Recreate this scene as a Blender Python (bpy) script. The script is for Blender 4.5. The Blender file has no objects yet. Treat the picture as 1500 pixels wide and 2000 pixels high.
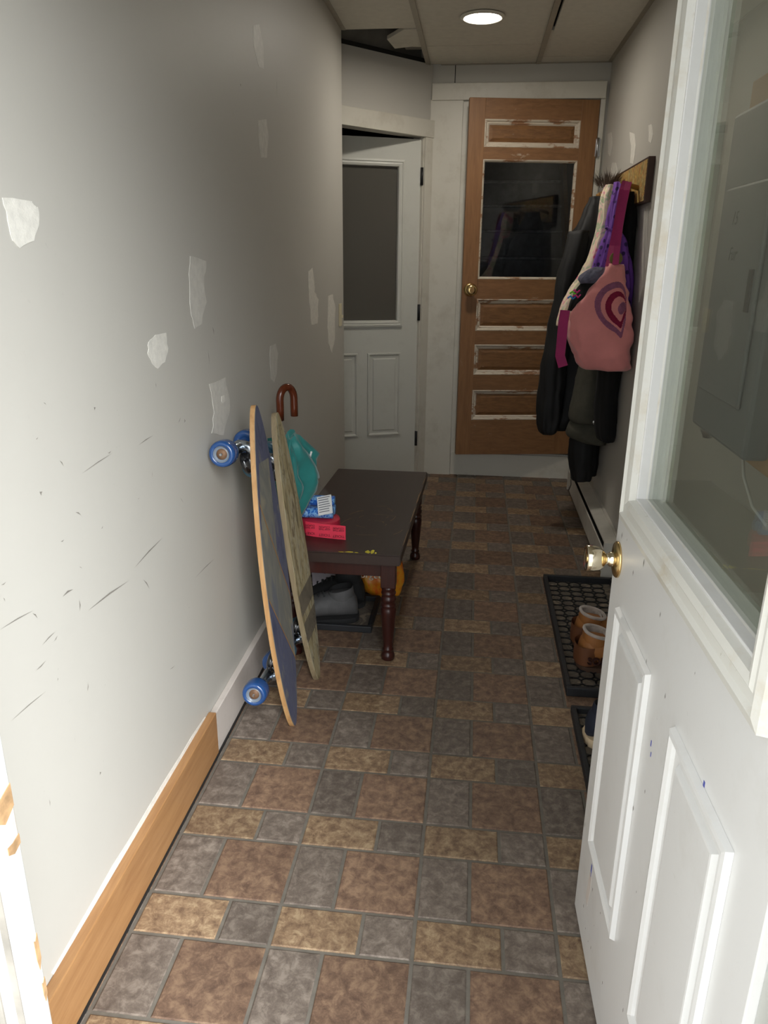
import bpy, bmesh, math, random
from mathutils import Vector, Matrix, noise as mnoise
from mathutils.bvhtree import BVHTree
random.seed(7); mnoise.seed_set(5)
C = bpy.context.scene.collection
S = 0.30                      # all layout below is in "tile repeats" of 0.30 m

# ------------------------------------------------------------------ camera
F = 1478.2
YAW, PITCH, ROLL = math.radians(-6.531), math.radians(-18.670), math.radians(0.536)
CAM = Vector((0.2294, -3.9051, 4.5639))
fw = Vector((math.sin(YAW)*math.cos(PITCH), math.cos(YAW)*math.cos(PITCH), math.sin(PITCH)))
rt = fw.cross(Vector((0, 0, 1))).normalized()
up = rt.cross(fw)
rt2 = rt*math.cos(ROLL) + up*math.sin(ROLL)
up2 = -rt*math.sin(ROLL) + up*math.cos(ROLL)
cam = bpy.data.cameras.new('camera')
cam.sensor_fit = 'VERTICAL'; cam.sensor_height = 36.0; cam.lens = F*36/2000; cam.clip_start = 0.02
camo = bpy.data.objects.new('camera', cam); C.objects.link(camo)
M = Matrix((rt2, up2, -fw)).transposed().to_4x4(); M.translation = CAM*S
camo.matrix_world = M
bpy.context.scene.camera = camo

# ------------------------------------------------------------------ light
world = bpy.data.worlds.new('overcast_sky'); bpy.context.scene.world = world
world.use_nodes = True
bg = world.node_tree.nodes['Background']
bg.inputs[0].default_value = (0.93, 0.97, 1.0, 1); bg.inputs[1].default_value = 1.45
vs = bpy.context.scene.view_settings
vs.view_transform = 'Standard'; vs.look = 'None'; vs.exposure = 1.25; vs.gamma = 1.0; vs.use_curve_mapping = False
LAMP = 54.0
# brighter, hazy part of the overcast sky, up and to the right behind the camera
sun = bpy.data.lights.new('hazy_sun', 'SUN'); sun.energy = 4.9; sun.angle = math.radians(50); sun.color = (.95, .98, 1)
suno = bpy.data.objects.new('hazy_sun', sun); C.objects.link(suno)
suno.rotation_euler = Vector((.66, -.75, .60)).to_track_quat('Z', 'Y').to_euler()

# ------------------------------------------------------------------ pixel -> point helpers (units of S)
def ray(x, y):
    return rt2*((x-750)/F) + up2*((1000-y)/F) + fw
def onz(x, y, z): d = ray(x, y); return CAM + d*((z-CAM.z)/d.z)
def ony(x, y, Y): d = ray(x, y); return CAM + d*((Y-CAM.y)/d.y)
def onx(x, y, X): d = ray(x, y); return CAM + d*((X-CAM.x)/d.x)
def onpl(x, y, o, n): d = ray(x, y); return CAM + d*((o-CAM).dot(n)/d.dot(n))

# ------------------------------------------------------------------ materials
def newmat(name):
    m = bpy.data.materials.new(name); m.use_nodes = True
    nt = m.node_tree; b = nt.nodes['Principled BSDF']
    return m, nt, b
def N(nt, t, **kw):
    n = nt.nodes.new(t)
    for k, v in kw.items(): setattr(n, k, v)
    return n
def coords(nt, kind='Object', scale=(1, 1, 1), rot=(0, 0, 0)):
    tc = N(nt, 'ShaderNodeTexCoord'); mp = N(nt, 'ShaderNodeMapping')
    mp.inputs['Scale'].default_value = scale; mp.inputs['Rotation'].default_value = rot
    nt.links.new(tc.outputs[kind], mp.inputs['Vector']); return mp.outputs['Vector']
def noise(nt, vec, scale, detail=4, rough=.6, dist=0):
    n = N(nt, 'ShaderNodeTexNoise'); n.inputs['Scale'].default_value = scale; n.inputs['Detail'].default_value = detail
    n.inputs['Roughness'].default_value = rough; n.inputs['Distortion'].default_value = dist
    nt.links.new(vec, n.inputs['Vector']); return n.outputs['Fac']
def ramp(nt, fac, stops):
    r = N(nt, 'ShaderNodeValToRGB'); el = r.color_ramp.elements
    while len(el) < len(stops): el.new(.5)
    for e, (p, c) in zip(el, stops): e.position = p; e.color = (*c, 1) if len(c) == 3 else c
    nt.links.new(fac, r.inputs[0]); return r.outputs[0]
def mixc(nt, fac, a, b):
    m = N(nt, 'ShaderNodeMix', data_type='RGBA')
    for s, v in ((0, fac), (6, a), (7, b)):
        if isinstance(v, (int, float)): m.inputs[s].default_value = v
        elif isinstance(v, tuple): m.inputs[s].default_value = (*v, 1)
        else: nt.links.new(v, m.inputs[s])
    return m.outputs[2]
def bump(nt, b, h, strength=.3, dist=.002):
    n = N(nt, 'ShaderNodeBump'); n.inputs['Strength'].default_value = strength; n.inputs['Distance'].default_value = dist
    nt.links.new(h, n.inputs['Height']); nt.links.new(n.outputs[0], b.inputs['Normal'])
def lin(r, g, b):
    f = lambda c: (c/255/12.92) if c/255 <= .04045 else ((c/255+.055)/1.055)**2.4
    return (f(r), f(g), f(b))
MATS = {}
def plain(name, col, rough=.6, var=.12, nscale=12, metal=0, bumps=.0, coat=0, kind='Object', sheen=0, stretch=(1, 1, 1)):
    m, nt, b = newmat(name)
    v = coords(nt, kind, stretch)
    f = noise(nt, v, nscale)
    a = tuple(c*(1-var) for c in col); d = tuple(min(1, c*(1+var)) for c in col)
    nt.links.new(ramp(nt, f, [(.3, a), (.7, d)]), b.inputs['Base Color'])
    b.inputs['Roughness'].default_value = rough; b.inputs['Metallic'].default_value = metal
    b.inputs['Coat Weight'].default_value = coat; b.inputs['Sheen Weight'].default_value = sheen
    if bumps: bump(nt, b, noise(nt, v, nscale*6), bumps, .003)
    MATS[name] = m; return m
def paint(name, col, dirt, rough=.4, dirtamt=.5, ds=5):
    m, nt, b = newmat(name)
    v = coords(nt)
    f = noise(nt, v, ds, 6, .7); g = noise(nt, v, 70, 3, .6)
    c1 = mixc(nt, ramp(nt, f, [(.52, (0, 0, 0)), (.85, (dirtamt,)*3)]), col, dirt)
    c2 = mixc(nt, ramp(nt, g, [(.70, (0, 0, 0)), (.78, (.5*dirtamt,)*3)]), c1, tuple(x*.5 for x in dirt))
    nt.links.new(c2, b.inputs['Base Color']); b.inputs['Roughness'].default_value = rough
    bump(nt, b, noise(nt, v, 40, 2), .06, .002)
    MATS[name] = m; return m
def wood(name, c0, c1, axis='X', rough=.5, sc=9, worn=None, wornamt=.62, stretch=12):
    m, nt, b = newmat(name)
    st = {'X': (1, stretch, stretch), 'Y': (stretch, 1, stretch), 'Z': (stretch, stretch, 1)}[axis]
    v = coords(nt, 'Object', st)
    f = noise(nt, v, sc, 6, .65, .6)
    col = ramp(nt, f, [(.25, c0), (.5, tuple((p+q)/2 for p, q in zip(c0, c1))), (.75, c1)])
    if worn:
        w = noise(nt, coords(nt, 'Object', tuple(math.sqrt(x) for x in st)), 6, 7, .72)
        col = mixc(nt, ramp(nt, w, [(wornamt, (0, 0, 0)), (wornamt+.07, (.9,)*3)]), col, worn)
    nt.links.new(col, b.inputs['Base Color']); b.inputs['Roughness'].default_value = rough
    bump(nt, b, f, .15, .002)
    MATS[name] = m; return m

paint('wall_paint', lin(189, 186, 178), lin(178, 174, 166), .5, .30, 1.3)
plain('spackle', lin(226, 223, 214), .5, .10, 60, bumps=.3)
plain('spackle_thin', lin(210, 207, 199), .5, .10, 40)
plain('scuff_and_groove_shade', lin(128, 123, 115), .8, .3)  # real scuffs and specks, plus the shade painted along the jamb grooves
paint('white_trim', lin(207, 203, 191), lin(150, 138, 116), .45, .55, 4)
paint('white_door', lin(212, 211, 208), lin(178, 172, 160), .35, .40, 5)
paint('frame_dirty', lin(208, 206, 198), lin(176, 152, 108), .35, .75, 9)
paint('side_door', lin(206, 206, 198), lin(165, 160, 148), .4, .35, 5)
paint('pink_base', lin(205, 196, 188), lin(150, 135, 122), .5, .6, 9)
paint('jamb_white', lin(176, 176, 170), lin(178, 128, 80), .5, .75, 7)
wood('pine', lin(142, 100, 62), lin(172, 130, 86), 'Y', .45, 5)
wood('door_wood', lin(116, 80, 48), lin(146, 104, 66), 'X', .5, 5, worn=lin(190, 170, 150), wornamt=.65)
wood('door_wood_v', lin(120, 83, 49), lin(150, 107, 68), 'Z', .5, 5, worn=lin(190, 170, 150), wornamt=.65)
wood('panel_wood', lin(98, 64, 34), lin(142, 100, 58), 'X', .55, 7, worn=lin(200, 185, 165), wornamt=.68)
wood('stripped_white', lin(214, 206, 192), lin(196, 180, 158), 'X', .6, 9, worn=lin(140, 92, 52), wornamt=.52)
plain('stair_edge', lin(138, 138, 140), .45, .3, 30)
plain('stair_black', lin(58, 58, 60), .4, .35, 20, bumps=.15)
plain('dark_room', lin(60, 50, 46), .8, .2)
plain('black_gap', lin(22, 20, 18), .8, .2)
wood('table_brown', lin(47, 33, 28), lin(57, 41, 35), 'Y', .38, 4)
wood('leg_red', lin(44, 20, 17), lin(66, 30, 24), 'Z', .28, 5)
plain('chip_yellow', lin(214, 200, 50), .6, .2, 60)
plain('chip_tan', lin(150, 120, 86), .6, .3, 60)
plain('grout', lin(104, 98, 89), .75, .15, 40)
plain('ceiling_tile', lin(208, 203, 190), .85, .05, 30, bumps=.08)
plain('tee_metal', lin(160, 152, 136), .5, .06, 20)
plain('plenum', lin(150, 145, 136), .9, .2, 6)
plain('switch_ivory', lin(222, 212, 180), .4, .04)
plain('brass', (.72, .52, .24), .22, .12, 8, metal=1)
plain('pale_brass', (.86, .77, .58), .16, .10, 9, metal=1)
plain('steel', (.55, .56, .58), .3, .15, 20, metal=1)
plain('dark_metal', lin(40, 40, 42), .4, .2, 20, metal=.4)
plain('heater_white', lin(196, 192, 182), .45, .12, 7)
plain('black_rubber', lin(27, 28, 31), .62, .25, 20, bumps=.3)
plain('panel_grey', lin(120, 124, 128), .45, .05, 6)
plain('plywood_board', lin(186, 150, 104), .6, .12, 8)
plain('ink', lin(70, 72, 76), .7, .1)
plain('concrete', lin(150, 147, 140), .9, .1, 4)
plain('wheel_blue', lin(30, 70, 124), .25, .12, 20, coat=.5)
plain('wheel_clear', lin(112, 122, 134), .3, .10, 20)
plain('wheel_teal', lin(64, 104, 124), .35, .12, 20)
plain('rusty', lin(112, 84, 62), .6, .3, 50, metal=.3)
plain('truck_metal', (.42, .47, .53), .25, .25, 16, metal=1)
plain('bushing_black', lin(20, 20, 22), .2, .2, 12, coat=.6)
wood('ply_edge', lin(160, 116, 70), lin(198, 158, 108), 'Z', .5, 5)
wood('ply_edge_old', lin(112, 98, 74), lin(150, 134, 104), 'Z', .7, 6)
plain('orange_line', lin(170, 122, 62), .6, .15, 40)
plain('teal_nylon', lin(36, 122, 118), .5, .18, 9, sheen=.3, bumps=.05)
wood('handle_wood', lin(66, 26, 12), lin(104, 48, 24), 'Z', .2, 5)
plain('ticket_red', lin(232, 58, 84), .6, .06, 20)
plain('ticket_dark', lin(196, 38, 66), .6, .12, 50)
plain('print_dark', lin(110, 22, 40), .7, .1)
plain('paper', lin(232, 232, 230), .7, .03, 20)
plain('print_grey', lin(110, 112, 120), .7, .1)
plain('shoe_grey', lin(84, 83, 83), .75, .25, 14, bumps=.2)
plain('shoe_dark', lin(34, 34, 35), .8, .2, 14, bumps=.2)
plain('lace', lin(45, 45, 46), .8, .2, 40)
plain('flyer', lin(196, 188, 196), .6, .08, 8)
plain('flyer_ink', lin(92, 46, 92), .7, .2, 20)
plain('bag_white', lin(244, 232, 214), .6, .04)
plain('boot_tan', lin(152, 98, 48), .65, .18, 14, bumps=.1)
plain('boot_dark', lin(104, 62, 34), .65, .15, 14)
plain('fleece', lin(172, 160, 150), .95, .18, 60, bumps=.8, sheen=.6)
plain('boot_print', lin(58, 28, 22), .7, .1)
plain('sole_brown', lin(74, 52, 38), .8, .15, 20)
plain('sole_cream', lin(214, 190, 156), .7, .1, 30)
plain('navy', lin(30, 36, 52), .7, .15, 20)
plain('tote_pink', lin(222, 140, 138), .85, .07, 10, bumps=.12, sheen=.3)
plain('seam_pink', lin(200, 120, 120), .9, .1)
plain('magenta', lin(160, 30, 96), .7, .12, 14, sheen=.2)
plain('heart_mauve', lin(146, 88, 118), .95, .14, 90, bumps=.7)
plain('heart_red', lin(134, 16, 58), .95, .16, 90, bumps=.7)
plain('olive', lin(112, 104, 52), .8, .1)
plain('black_cloth', lin(13, 13, 15), .7, .25, 10)
plain('black_wool', lin(10, 10, 11), .95, .25, 30)
plain('green_cloth', lin(70, 68, 58), .9, .12, 40, bumps=.15)
plain('grey_fuzz', lin(98, 98, 116), .95, .35, 40, bumps=.8)
plain('fur', lin(104, 92, 80), .95, .45, 40)
plain('zip', lin(28, 28, 28), .5, .1)
plain('frame_brown', lin(62, 36, 22), .5, .15, 10)
plain('peg_gold', lin(150, 108, 50), .45, .15, 10)
plain('blue_ink', lin(50, 62, 150), .5, .1)
plain('yarn_pink', lin(226, 60, 140), .9, .1)
plain('yarn_green', lin(120, 220, 60), .9, .1)
plain('yarn_blue', lin(60, 150, 220), .9, .1)

def tile_mat(name, stops, sc):
    m, nt, b = newmat(name)
    g = N(nt, 'ShaderNodeNewGeometry'); oi = N(nt, 'ShaderNodeObjectInfo')
    f = noise(nt, g.outputs['Position'], sc, 8, .72, .4)
    f2 = noise(nt, g.outputs['Position'], 7, 3, .5)
    f3 = noise(nt, g.outputs['Position'], sc*5, 3, .7, 1.5)
    col = ramp(nt, f, stops)
    col = mixc(nt, ramp(nt, f2, [(.4, (0, 0, 0)), (.75, (.3,)*3)]), col, stops[0][1])
    col = mixc(nt, ramp(nt, f3, [(.56, (0, 0, 0)), (.72, (.5,)*3)]), col, stops[-1][1])
    hv = N(nt, 'ShaderNodeHueSaturation'); mr = N(nt, 'ShaderNodeMapRange')
    nt.links.new(oi.outputs['Random'], mr.inputs[0]); mr.inputs[3].default_value = .82; mr.inputs[4].default_value = 1.12
    nt.links.new(mr.outputs[0], hv.inputs['Value']); nt.links.new(col, hv.inputs['Color'])
    nt.links.new(hv.outputs[0], b.inputs['Base Color'])
    b.inputs['Roughness'].default_value = .52; b.inputs['Specular IOR Level'].default_value = .35
    bump(nt, b, f, .25, .002); MATS[name] = m
tile_mat('tile_brown', [(.36, lin(90, 70, 58)), (.5, lin(117, 93, 76)), (.64, lin(144, 118, 95))], 38)
tile_mat('tile_grey', [(.36, lin(87, 77, 69)), (.5, lin(107, 96, 87)), (.64, lin(134, 123, 112))], 38)
tile_mat('tile_tan', [(.36, lin(100, 79, 62)), (.5, lin(132, 108, 84)), (.64, lin(166, 144, 114))], 42)

def glass(name, tint=(.93, .96, .93), film=.08, rough=.0, dcol=(.75, .76, .70)):
    m, nt, b = newmat(name); nt.nodes.remove(b)
    out = nt.nodes['Material Output']
    tr = N(nt, 'ShaderNodeBsdfTransparent'); tr.inputs[0].default_value = (*tint, 1)
    gl = N(nt, 'ShaderNodeBsdfGlossy'); gl.inputs['Roughness'].default_value = rough
    df = N(nt, 'ShaderNodeBsdfDiffuse'); df.inputs[0].default_value = (*dcol, 1)
    ge = N(nt, 'ShaderNodeNewGeometry'); dt = N(nt, 'ShaderNodeVectorMath', operation='DOT_PRODUCT')
    nt.links.new(ge.outputs['Incoming'], dt.inputs[0]); nt.links.new(ge.outputs['Normal'], dt.inputs[1])
    def mth(op, a, b_=None):
        n_ = N(nt, 'ShaderNodeMath', operation=op)
        for i_, x_ in enumerate((a, b_)):
            if x_ is None: continue
            if isinstance(x_, float): n_.inputs[i_].default_value = x_
            else: nt.links.new(x_, n_.inputs[i_])
        return n_.outputs[0]
    fres = mth('ADD', mth('MULTIPLY', mth('POWER', mth('SUBTRACT', 1.0, mth('ABSOLUTE', dt.outputs['Value'])), 5.0), .96), .04)
    m1 = N(nt, 'ShaderNodeMixShader'); m2 = N(nt, 'ShaderNodeMixShader')
    m1.inputs[0].default_value = film
    nt.links.new(tr.outputs[0], m1.inputs[1]); nt.links.new(df.outputs[0], m1.inputs[2])
    nt.links.new(fres, m2.inputs[0]); nt.links.new(m1.outputs[0], m2.inputs[1]); nt.links.new(gl.outputs[0], m2.inputs[2])
    nt.links.new(m2.outputs[0], out.inputs[0]); MATS[name] = m
glass('door_glass', (.86, .89, .84), .02)
glass('back_glass', (.95, .96, .96), .0)
glass('frosted_glass', (.22, .22, .20), .7, .25, (.15, .14, .12))
glass('clear_plastic', (.95, .95, .97), .03, .08)
m, nt, b = newmat('lamp_lens'); b.inputs['Emission Color'].default_value = (1, .93, .82, 1); b.inputs['Emission Strength'].default_value = LAMP
b.inputs['Base Color'].default_value = (.9, .9, .9, 1); MATS['lamp_lens'] = m

def patterned(name, cols, sc, rough=.8, stretch=(1, 1, 1), dist=1.0):
    m, nt, b = newmat(name); v = coords(nt, 'Object', stretch)
    f = noise(nt, v, sc, 3, .6, dist)
    n = len(cols); st = [(.34+.32*i/(n-1), c) for i, c in enumerate(cols)]
    nt.links.new(ramp(nt, f, st), b.inputs['Base Color']); b.inputs['Roughness'].default_value = rough; MATS[name] = m
patterned('tie_dye', [lin(226, 90, 134), lin(238, 190, 190), lin(238, 230, 190), lin(238, 206, 200), lin(168, 192, 150), lin(240, 200, 190), lin(226, 96, 140)], 8, .85)
patterned('leaf_print', [lin(90, 70, 30), lin(206, 190, 128), lin(150, 84, 28), lin(214, 176, 96), lin(88, 92, 46), lin(190, 168, 110)], 34, .55, (1, 1, .45), 1.0)
patterned('blue_print', [lin(24, 70, 160), lin(50, 120, 210), lin(150, 205, 240), lin(40, 100, 200)], 60, .35)
patterned('orange_print', [lin(226, 84, 24), lin(236, 140, 30), lin(226, 160, 40), lin(232, 96, 26)], 9, .4)
patterned('board_graphic', [lin(104, 106, 112), lin(126, 124, 114), lin(112, 112, 108), lin(140, 134, 116), lin(100, 104, 116)], 6, .6, (1.5, 1.5, .5), .6)
patterned('board_blue', [lin(72, 76, 100), lin(94, 97, 116), lin(80, 84, 110), lin(112, 112, 114)], 16, .55, (1.5, 1.5, .5))
patterned('tray_pan', [lin(66, 62, 57), lin(104, 95, 84), lin(82, 75, 67), lin(132, 119, 103)], 14, .8)
patterned('board_beige', [lin(110, 98, 72), lin(156, 142, 106), lin(166, 152, 116), lin(176, 168, 142), lin(120, 106, 78)], 9, .75, (3, 3, .8), .8)
patterned('board_taupe', [lin(98, 90, 76), lin(120, 110, 92)], 12, .8)
m, nt, b = newmat('purple_dots')
v = coords(nt); vo = N(nt, 'ShaderNodeTexVoronoi'); vo.inputs['Scale'].default_value = 32; nt.links.new(v, vo.inputs['Vector'])
nt.links.new(ramp(nt, vo.outputs['Distance'], [(.25, lin(52, 28, 88)), (.32, lin(122, 72, 172))]), b.inputs['Base Color'])
b.inputs['Roughness'].default_value = .8; MATS['purple_dots'] = m

# ------------------------------------------------------------------ mesh builder (units of S)
class B:
    def __init__(s, M=None): s.bm = bmesh.new(); s.M = M or Matrix.Identity(4)
    def v(s, p): return s.bm.verts.new(s.M @ Vector(p))
    def box(s, lo, hi, bev=0.0):
        t = bmesh.new()
        r = bmesh.ops.create_cube(t, size=1)
        for q in t.verts:
            q.co = Vector([(lo[i]+hi[i])/2 + q.co[i]*(hi[i]-lo[i]) for i in range(3)])
        if bev: bmesh.ops.bevel(t, geom=list(t.edges), offset=bev, segments=2, profile=.5, affect='EDGES')
        s.merge(t); return s
    def merge(s, t):
        mp = {q: s.v(q.co) for q in t.verts}
        for f in t.faces:
            nf = s.bm.faces.new([mp[q] for q in f.verts]); nf.smooth = f.smooth
        t.free()
    def face(s, pts, smooth=False):
        f = s.bm.faces.new([s.v(p) for p in pts]); f.smooth = smooth; return f
    def prism(s, pts, d):
        d = Vector(d); a = [s.v(p) for p in pts]; b = [s.v(Vector(p)+d) for p in pts]; n = len(pts)
        s.bm.faces.new(a); s.bm.faces.new(b[::-1])
        for i in range(n): s.bm.faces.new([a[i], b[i], b[(i+1) % n], a[(i+1) % n]])
        return s
    def loft(s, rings, caps=True, closed=True, smooth=True):
        vs = [[s.v(p) for p in r] for r in rings]; n = len(vs[0])
        for i in range(len(vs)-1):
            for j in range(n if closed else n-1):
                f = s.bm.faces.new([vs[i][j], vs[i][(j+1) % n], vs[i+1][(j+1) % n], vs[i+1][j]]); f.smooth = smooth
        if caps:
            for r in (vs[0][::-1], vs[-1]):
                f = s.bm.faces.new(r); f.smooth = False
        return s
    def tube(s, pts, r, n=10, caps=True):
        pts = [Vector(p) for p in pts]; rings = []
        rr = r if isinstance(r, (list, tuple)) else [r]*len(pts)
        nrm = None
        for i, p in enumerate(pts):
            d = (pts[min(i+1, len(pts)-1)] - pts[max(i-1, 0)]).normalized()
            if nrm is None: nrm = d.orthogonal().normalized()
            nrm = (nrm - d*nrm.dot(d)).normalized(); bn = d.cross(nrm)
            rings.append([p + (nrm*math.cos(a)+bn*math.sin(a))*rr[i] for a in [2*math.pi*k/n for k in range(n)]])
        return s.loft(rings, caps)
    def lathe(s, o, ax, prof, n=24, smooth=True):
        o = Vector(o); ax = Vector(ax).normalized(); a = ax.orthogonal().normalized(); c = ax.cross(a)
        rings = [[o+ax*h+(a*math.cos(t)+c*math.sin(t))*max(r, 1e-4) for t in [2*math.pi*k/n for k in range(n)]] for r, h in prof]
        return s.loft(rings, True, True, smooth)
    def frame(s, u0, u1, z0, z1, prof, fill=True):
        # nested rectangles in local (u, z, n): prof = [(inset, height)]
        lo = [[s.v(p) for p in ((u0+i, z0+i, h), (u1-i, z0+i, h), (u1-i, z1-i, h), (u0+i, z1-i, h))] for i, h in prof]
        for a, b in zip(lo, lo[1:]):
            for k in range(4): s.bm.faces.new([a[k], a[(k+1) % 4], b[(k+1) % 4], b[k]])
        if fill: s.bm.faces.new(lo[-1])
        return s

def mk(name, b, m, parent=None, kind=None, label=None, cat=None, group=None, weld=False):
    me = bpy.data.meshes.new(name)
    bmesh.ops.recalc_face_normals(b.bm, faces=b.bm.faces)
    off = Vector(parent['_loc']) if parent is not None and '_loc' in parent.keys() else Vector((0, 0, 0))
    if parent is None:                       # origin at the base centre
        vs = [q.co for q in b.bm.verts]
        off = Vector(((min(q.x for q in vs)+max(q.x for q in vs))/2, (min(q.y for q in vs)+max(q.y for q in vs))/2, min(q.z for q in vs)))
    for q in b.bm.verts: q.co = (q.co-off)*S
    b.bm.to_mesh(me); b.bm.free()
    for mm in (m if isinstance(m, (list, tuple)) else [m]): me.materials.append(MATS[mm])
    o = bpy.data.objects.new(name, me); C.objects.link(o)
    if parent is None: o.location = off*S
    else:
        o.parent = parent
    o['_loc'] = tuple(off)
    tag(o, label, cat, group, kind); return o
def tag(o, label=None, cat=None, group=None, kind=None):
    if label: o['label'] = label
    if cat: o['category'] = cat
    if group: o['group'] = group
    if kind: o['kind'] = kind
    return o
def thing(name, loc, label, cat, group=None, kind=None):
    o = bpy.data.objects.new(name, None); C.objects.link(o); o.location = Vector(loc)*S; o['_loc'] = tuple(loc)
    o.empty_display_size = .05
    return tag(o, label, cat, group, kind)
def struct(name, b, m, label=None, cat=None):
    return mk(name, b, m, kind='structure', label=label, cat=cat)
def basis(o, u, n):
    # local (u, z, n) -> world
    u = Vector(u).normalized(); n = Vector(n).normalized(); z = Vector((0, 0, 1))
    M = Matrix((u, z, n)).transposed().to_4x4(); M.translation = Vector(o); return M
def text_part(name, s, size, M, m, parent, ext=.004, squash=1.0, shear=0):
    cu = bpy.data.curves.new('t', 'FONT'); cu.body = s; cu.size = size; cu.extrude = ext; cu.align_x = 'CENTER'; cu.align_y = 'CENTER'; cu.shear = shear
    to = bpy.data.objects.new('t', cu); C.objects.link(to)
    bpy.context.view_layer.update()
    me = bpy.data.meshes.new_from_object(to.evaluated_get(bpy.context.evaluated_depsgraph_get()))
    bpy.data.objects.remove(to); b = B()
    b.bm.from_mesh(me)
    for q in b.bm.verts: q.co = M @ Vector((q.co.x*squash, q.co.y, q.co.z))
    return mk(name, b, m, parent)

# ================================================================== ROOM SHELL
XL, XR, YF, YB, ZC = -2.11, 2.52, -1.93, 12.35, 8.0
# --- floor: grout bed + tiles
b = B().box((-4.2, -2.25, -.35), (XR+.3, YB+.1, 0.0))
floor = struct('floor', b, 'grout', 'vinyl floor of brown, grey and tan stone-look tiles in a block pattern', 'floor')
Q = .9722; g = .0135; cache = {}
def add_tile(x0, x1, y0, y1, m):
    x0, x1, y0, y1 = max(x0, XL+.01), min(x1, XR-.01), max(y0, -2.2), min(y1, YB+.02)
    if x1-x0 < .06 or y1-y0 < .06: return
    w, h = round(x1-x0-2*g, 3), round(y1-y0-2*g, 3)
    key = (w, h, m)
    if key not in cache:
        bb = B(); e = .008; t = .009
        lo = [[bb.v((sx*(w/2-i), sy*(h/2-i), z)) for sx, sy in ((-1, -1), (1, -1), (1, 1), (-1, 1))] for i, z in ((0, -.002), (0, .004), (e, t))]
        for a, c in zip(lo, lo[1:]):
            for k in range(4): bb.bm.faces.new([a[k], a[(k+1) % 4], c[(k+1) % 4], c[k]])
        bb.bm.faces.new(lo[-1])
        me = bpy.data.meshes.new('tile'); bmesh.ops.recalc_face_normals(bb.bm, faces=bb.bm.faces)
        for q in bb.bm.verts: q.co *= S
        bb.bm.to_mesh(me); bb.bm.free(); me.materials.append(MATS[m]); cache[key] = me
    o = bpy.data.objects.new('tile', cache[key]); C.objects.link(o); o.parent = floor
    o.location = (Vector(((x0+x1)/2, (y0+y1)/2, 0)) - Vector(floor['_loc']))*S
for k in range(-3, 13):
    for n in range(-3, 3):
        y0 = k*Q; ym = y0+.364; y1 = y0+Q
        add_tile(n, n+.622, y0, ym, 'tile_tan'); add_tile(n+.622, n+1, y0, ym, 'tile_grey')
        add_tile(n, n+.386, ym, y1, 'tile_grey'); add_tile(n+.386, n+1, ym, y1, 'tile_brown')

# --- left wall
wl = struct('wall_left', B().box((-3.3, YF-.3, 0), (XL, 9.87, 8.9)), 'wall_paint', 'greige painted wall with spackled patches and scuffs', 'wall')
def wall_poly(pxs, X, m, name, parent, side=1, th=.004):
    bb = B(); pts = [onx(x, y, X) for x, y in pxs]
    bb.prism(pts, (side*th, 0, 0)); return mk(name, bb, m, parent)
def jag(pts, amt=3, sub=3):
    out = []
    for i in range(len(pts)):
        p, q = pts[i], pts[(i+1) % len(pts)]
        for k in range(sub):
            t = k/sub
            out.append((p[0]+(q[0]-p[0])*t+random.uniform(-amt, amt)*(k > 0), p[1]+(q[1]-p[1])*t+random.uniform(-amt, amt)*(k > 0)))
    return out
patches = [
 ('spackle', [(4, 386), (62, 393), (66, 401), (73, 404), (75, 440), (66, 470), (38, 485), (24, 470), (14, 430)], 2),
 ('spackle', [(290, 668), (303, 654), (324, 650), (328, 680), (322, 707), (308, 720), (297, 710), (288, 690)], 1.5),
 ('spackle_thin', [(371, 500), (384, 503), (402, 510), (398, 540), (403, 590), (394, 632), (380, 642), (373, 615), (370, 550)], 2),
 ('spackle_thin', [(408, 750), (440, 737), (448, 780), (446, 812), (436, 850), (413, 846), (418, 806)], 2),
 ('spackle', [(432, 774), (437, 772), (439, 782), (435, 788), (432, 784)], .3),
 ('spackle_thin', [(528, 676), (538, 671), (543, 690), (540, 730), (535, 747), (529, 738), (527, 700)], 1),
 ('spackle', [(602, 530), (610, 523), (613, 545), (614, 570), (622, 585), (620, 632), (608, 634), (604, 590)], 1),
 ('spackle', [(641, 578), (650, 575), (655, 602), (654, 660), (648, 690), (641, 670), (640, 620)], 1),
 ('spackle_thin', [(504, 236), (520, 233), (524, 270), (521, 308), (510, 308), (506, 275)], 1),
 ('spackle_thin', [(494, 50), (506, 47), (514, 90), (515, 135), (505, 130), (495, 90)], .2),
 ('spackle', [(418, 1400), (450, 1330), (505, 1258), (500, 1285), (462, 1345), (432, 1392)], 1.5),
 ('spackle', [(100, 1900), (220, 1690), (330, 1510), (400, 1400), (410, 1402), (340, 1520), (230, 1708), (108, 1912)], 1.5),
]
for i_, (m_, pl, am) in enumerate(patches): wall_poly(jag(pl, am), XL, m_, 'spackle_patch', wl, th=.003 if i_ != 4 else .006)
bb = B()
def stroke(x0, y0, x1, y1, w):
    a, c = onx(x0, y0, XL+.003), onx(x1, y1, XL+.003); d = (c-a)
    n = Vector((0, -d.z, d.y)).normalized()*w/2
    mid = (a+c)/2 + n*1.5
    bb.face([a, mid-n, c, mid+n])
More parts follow.
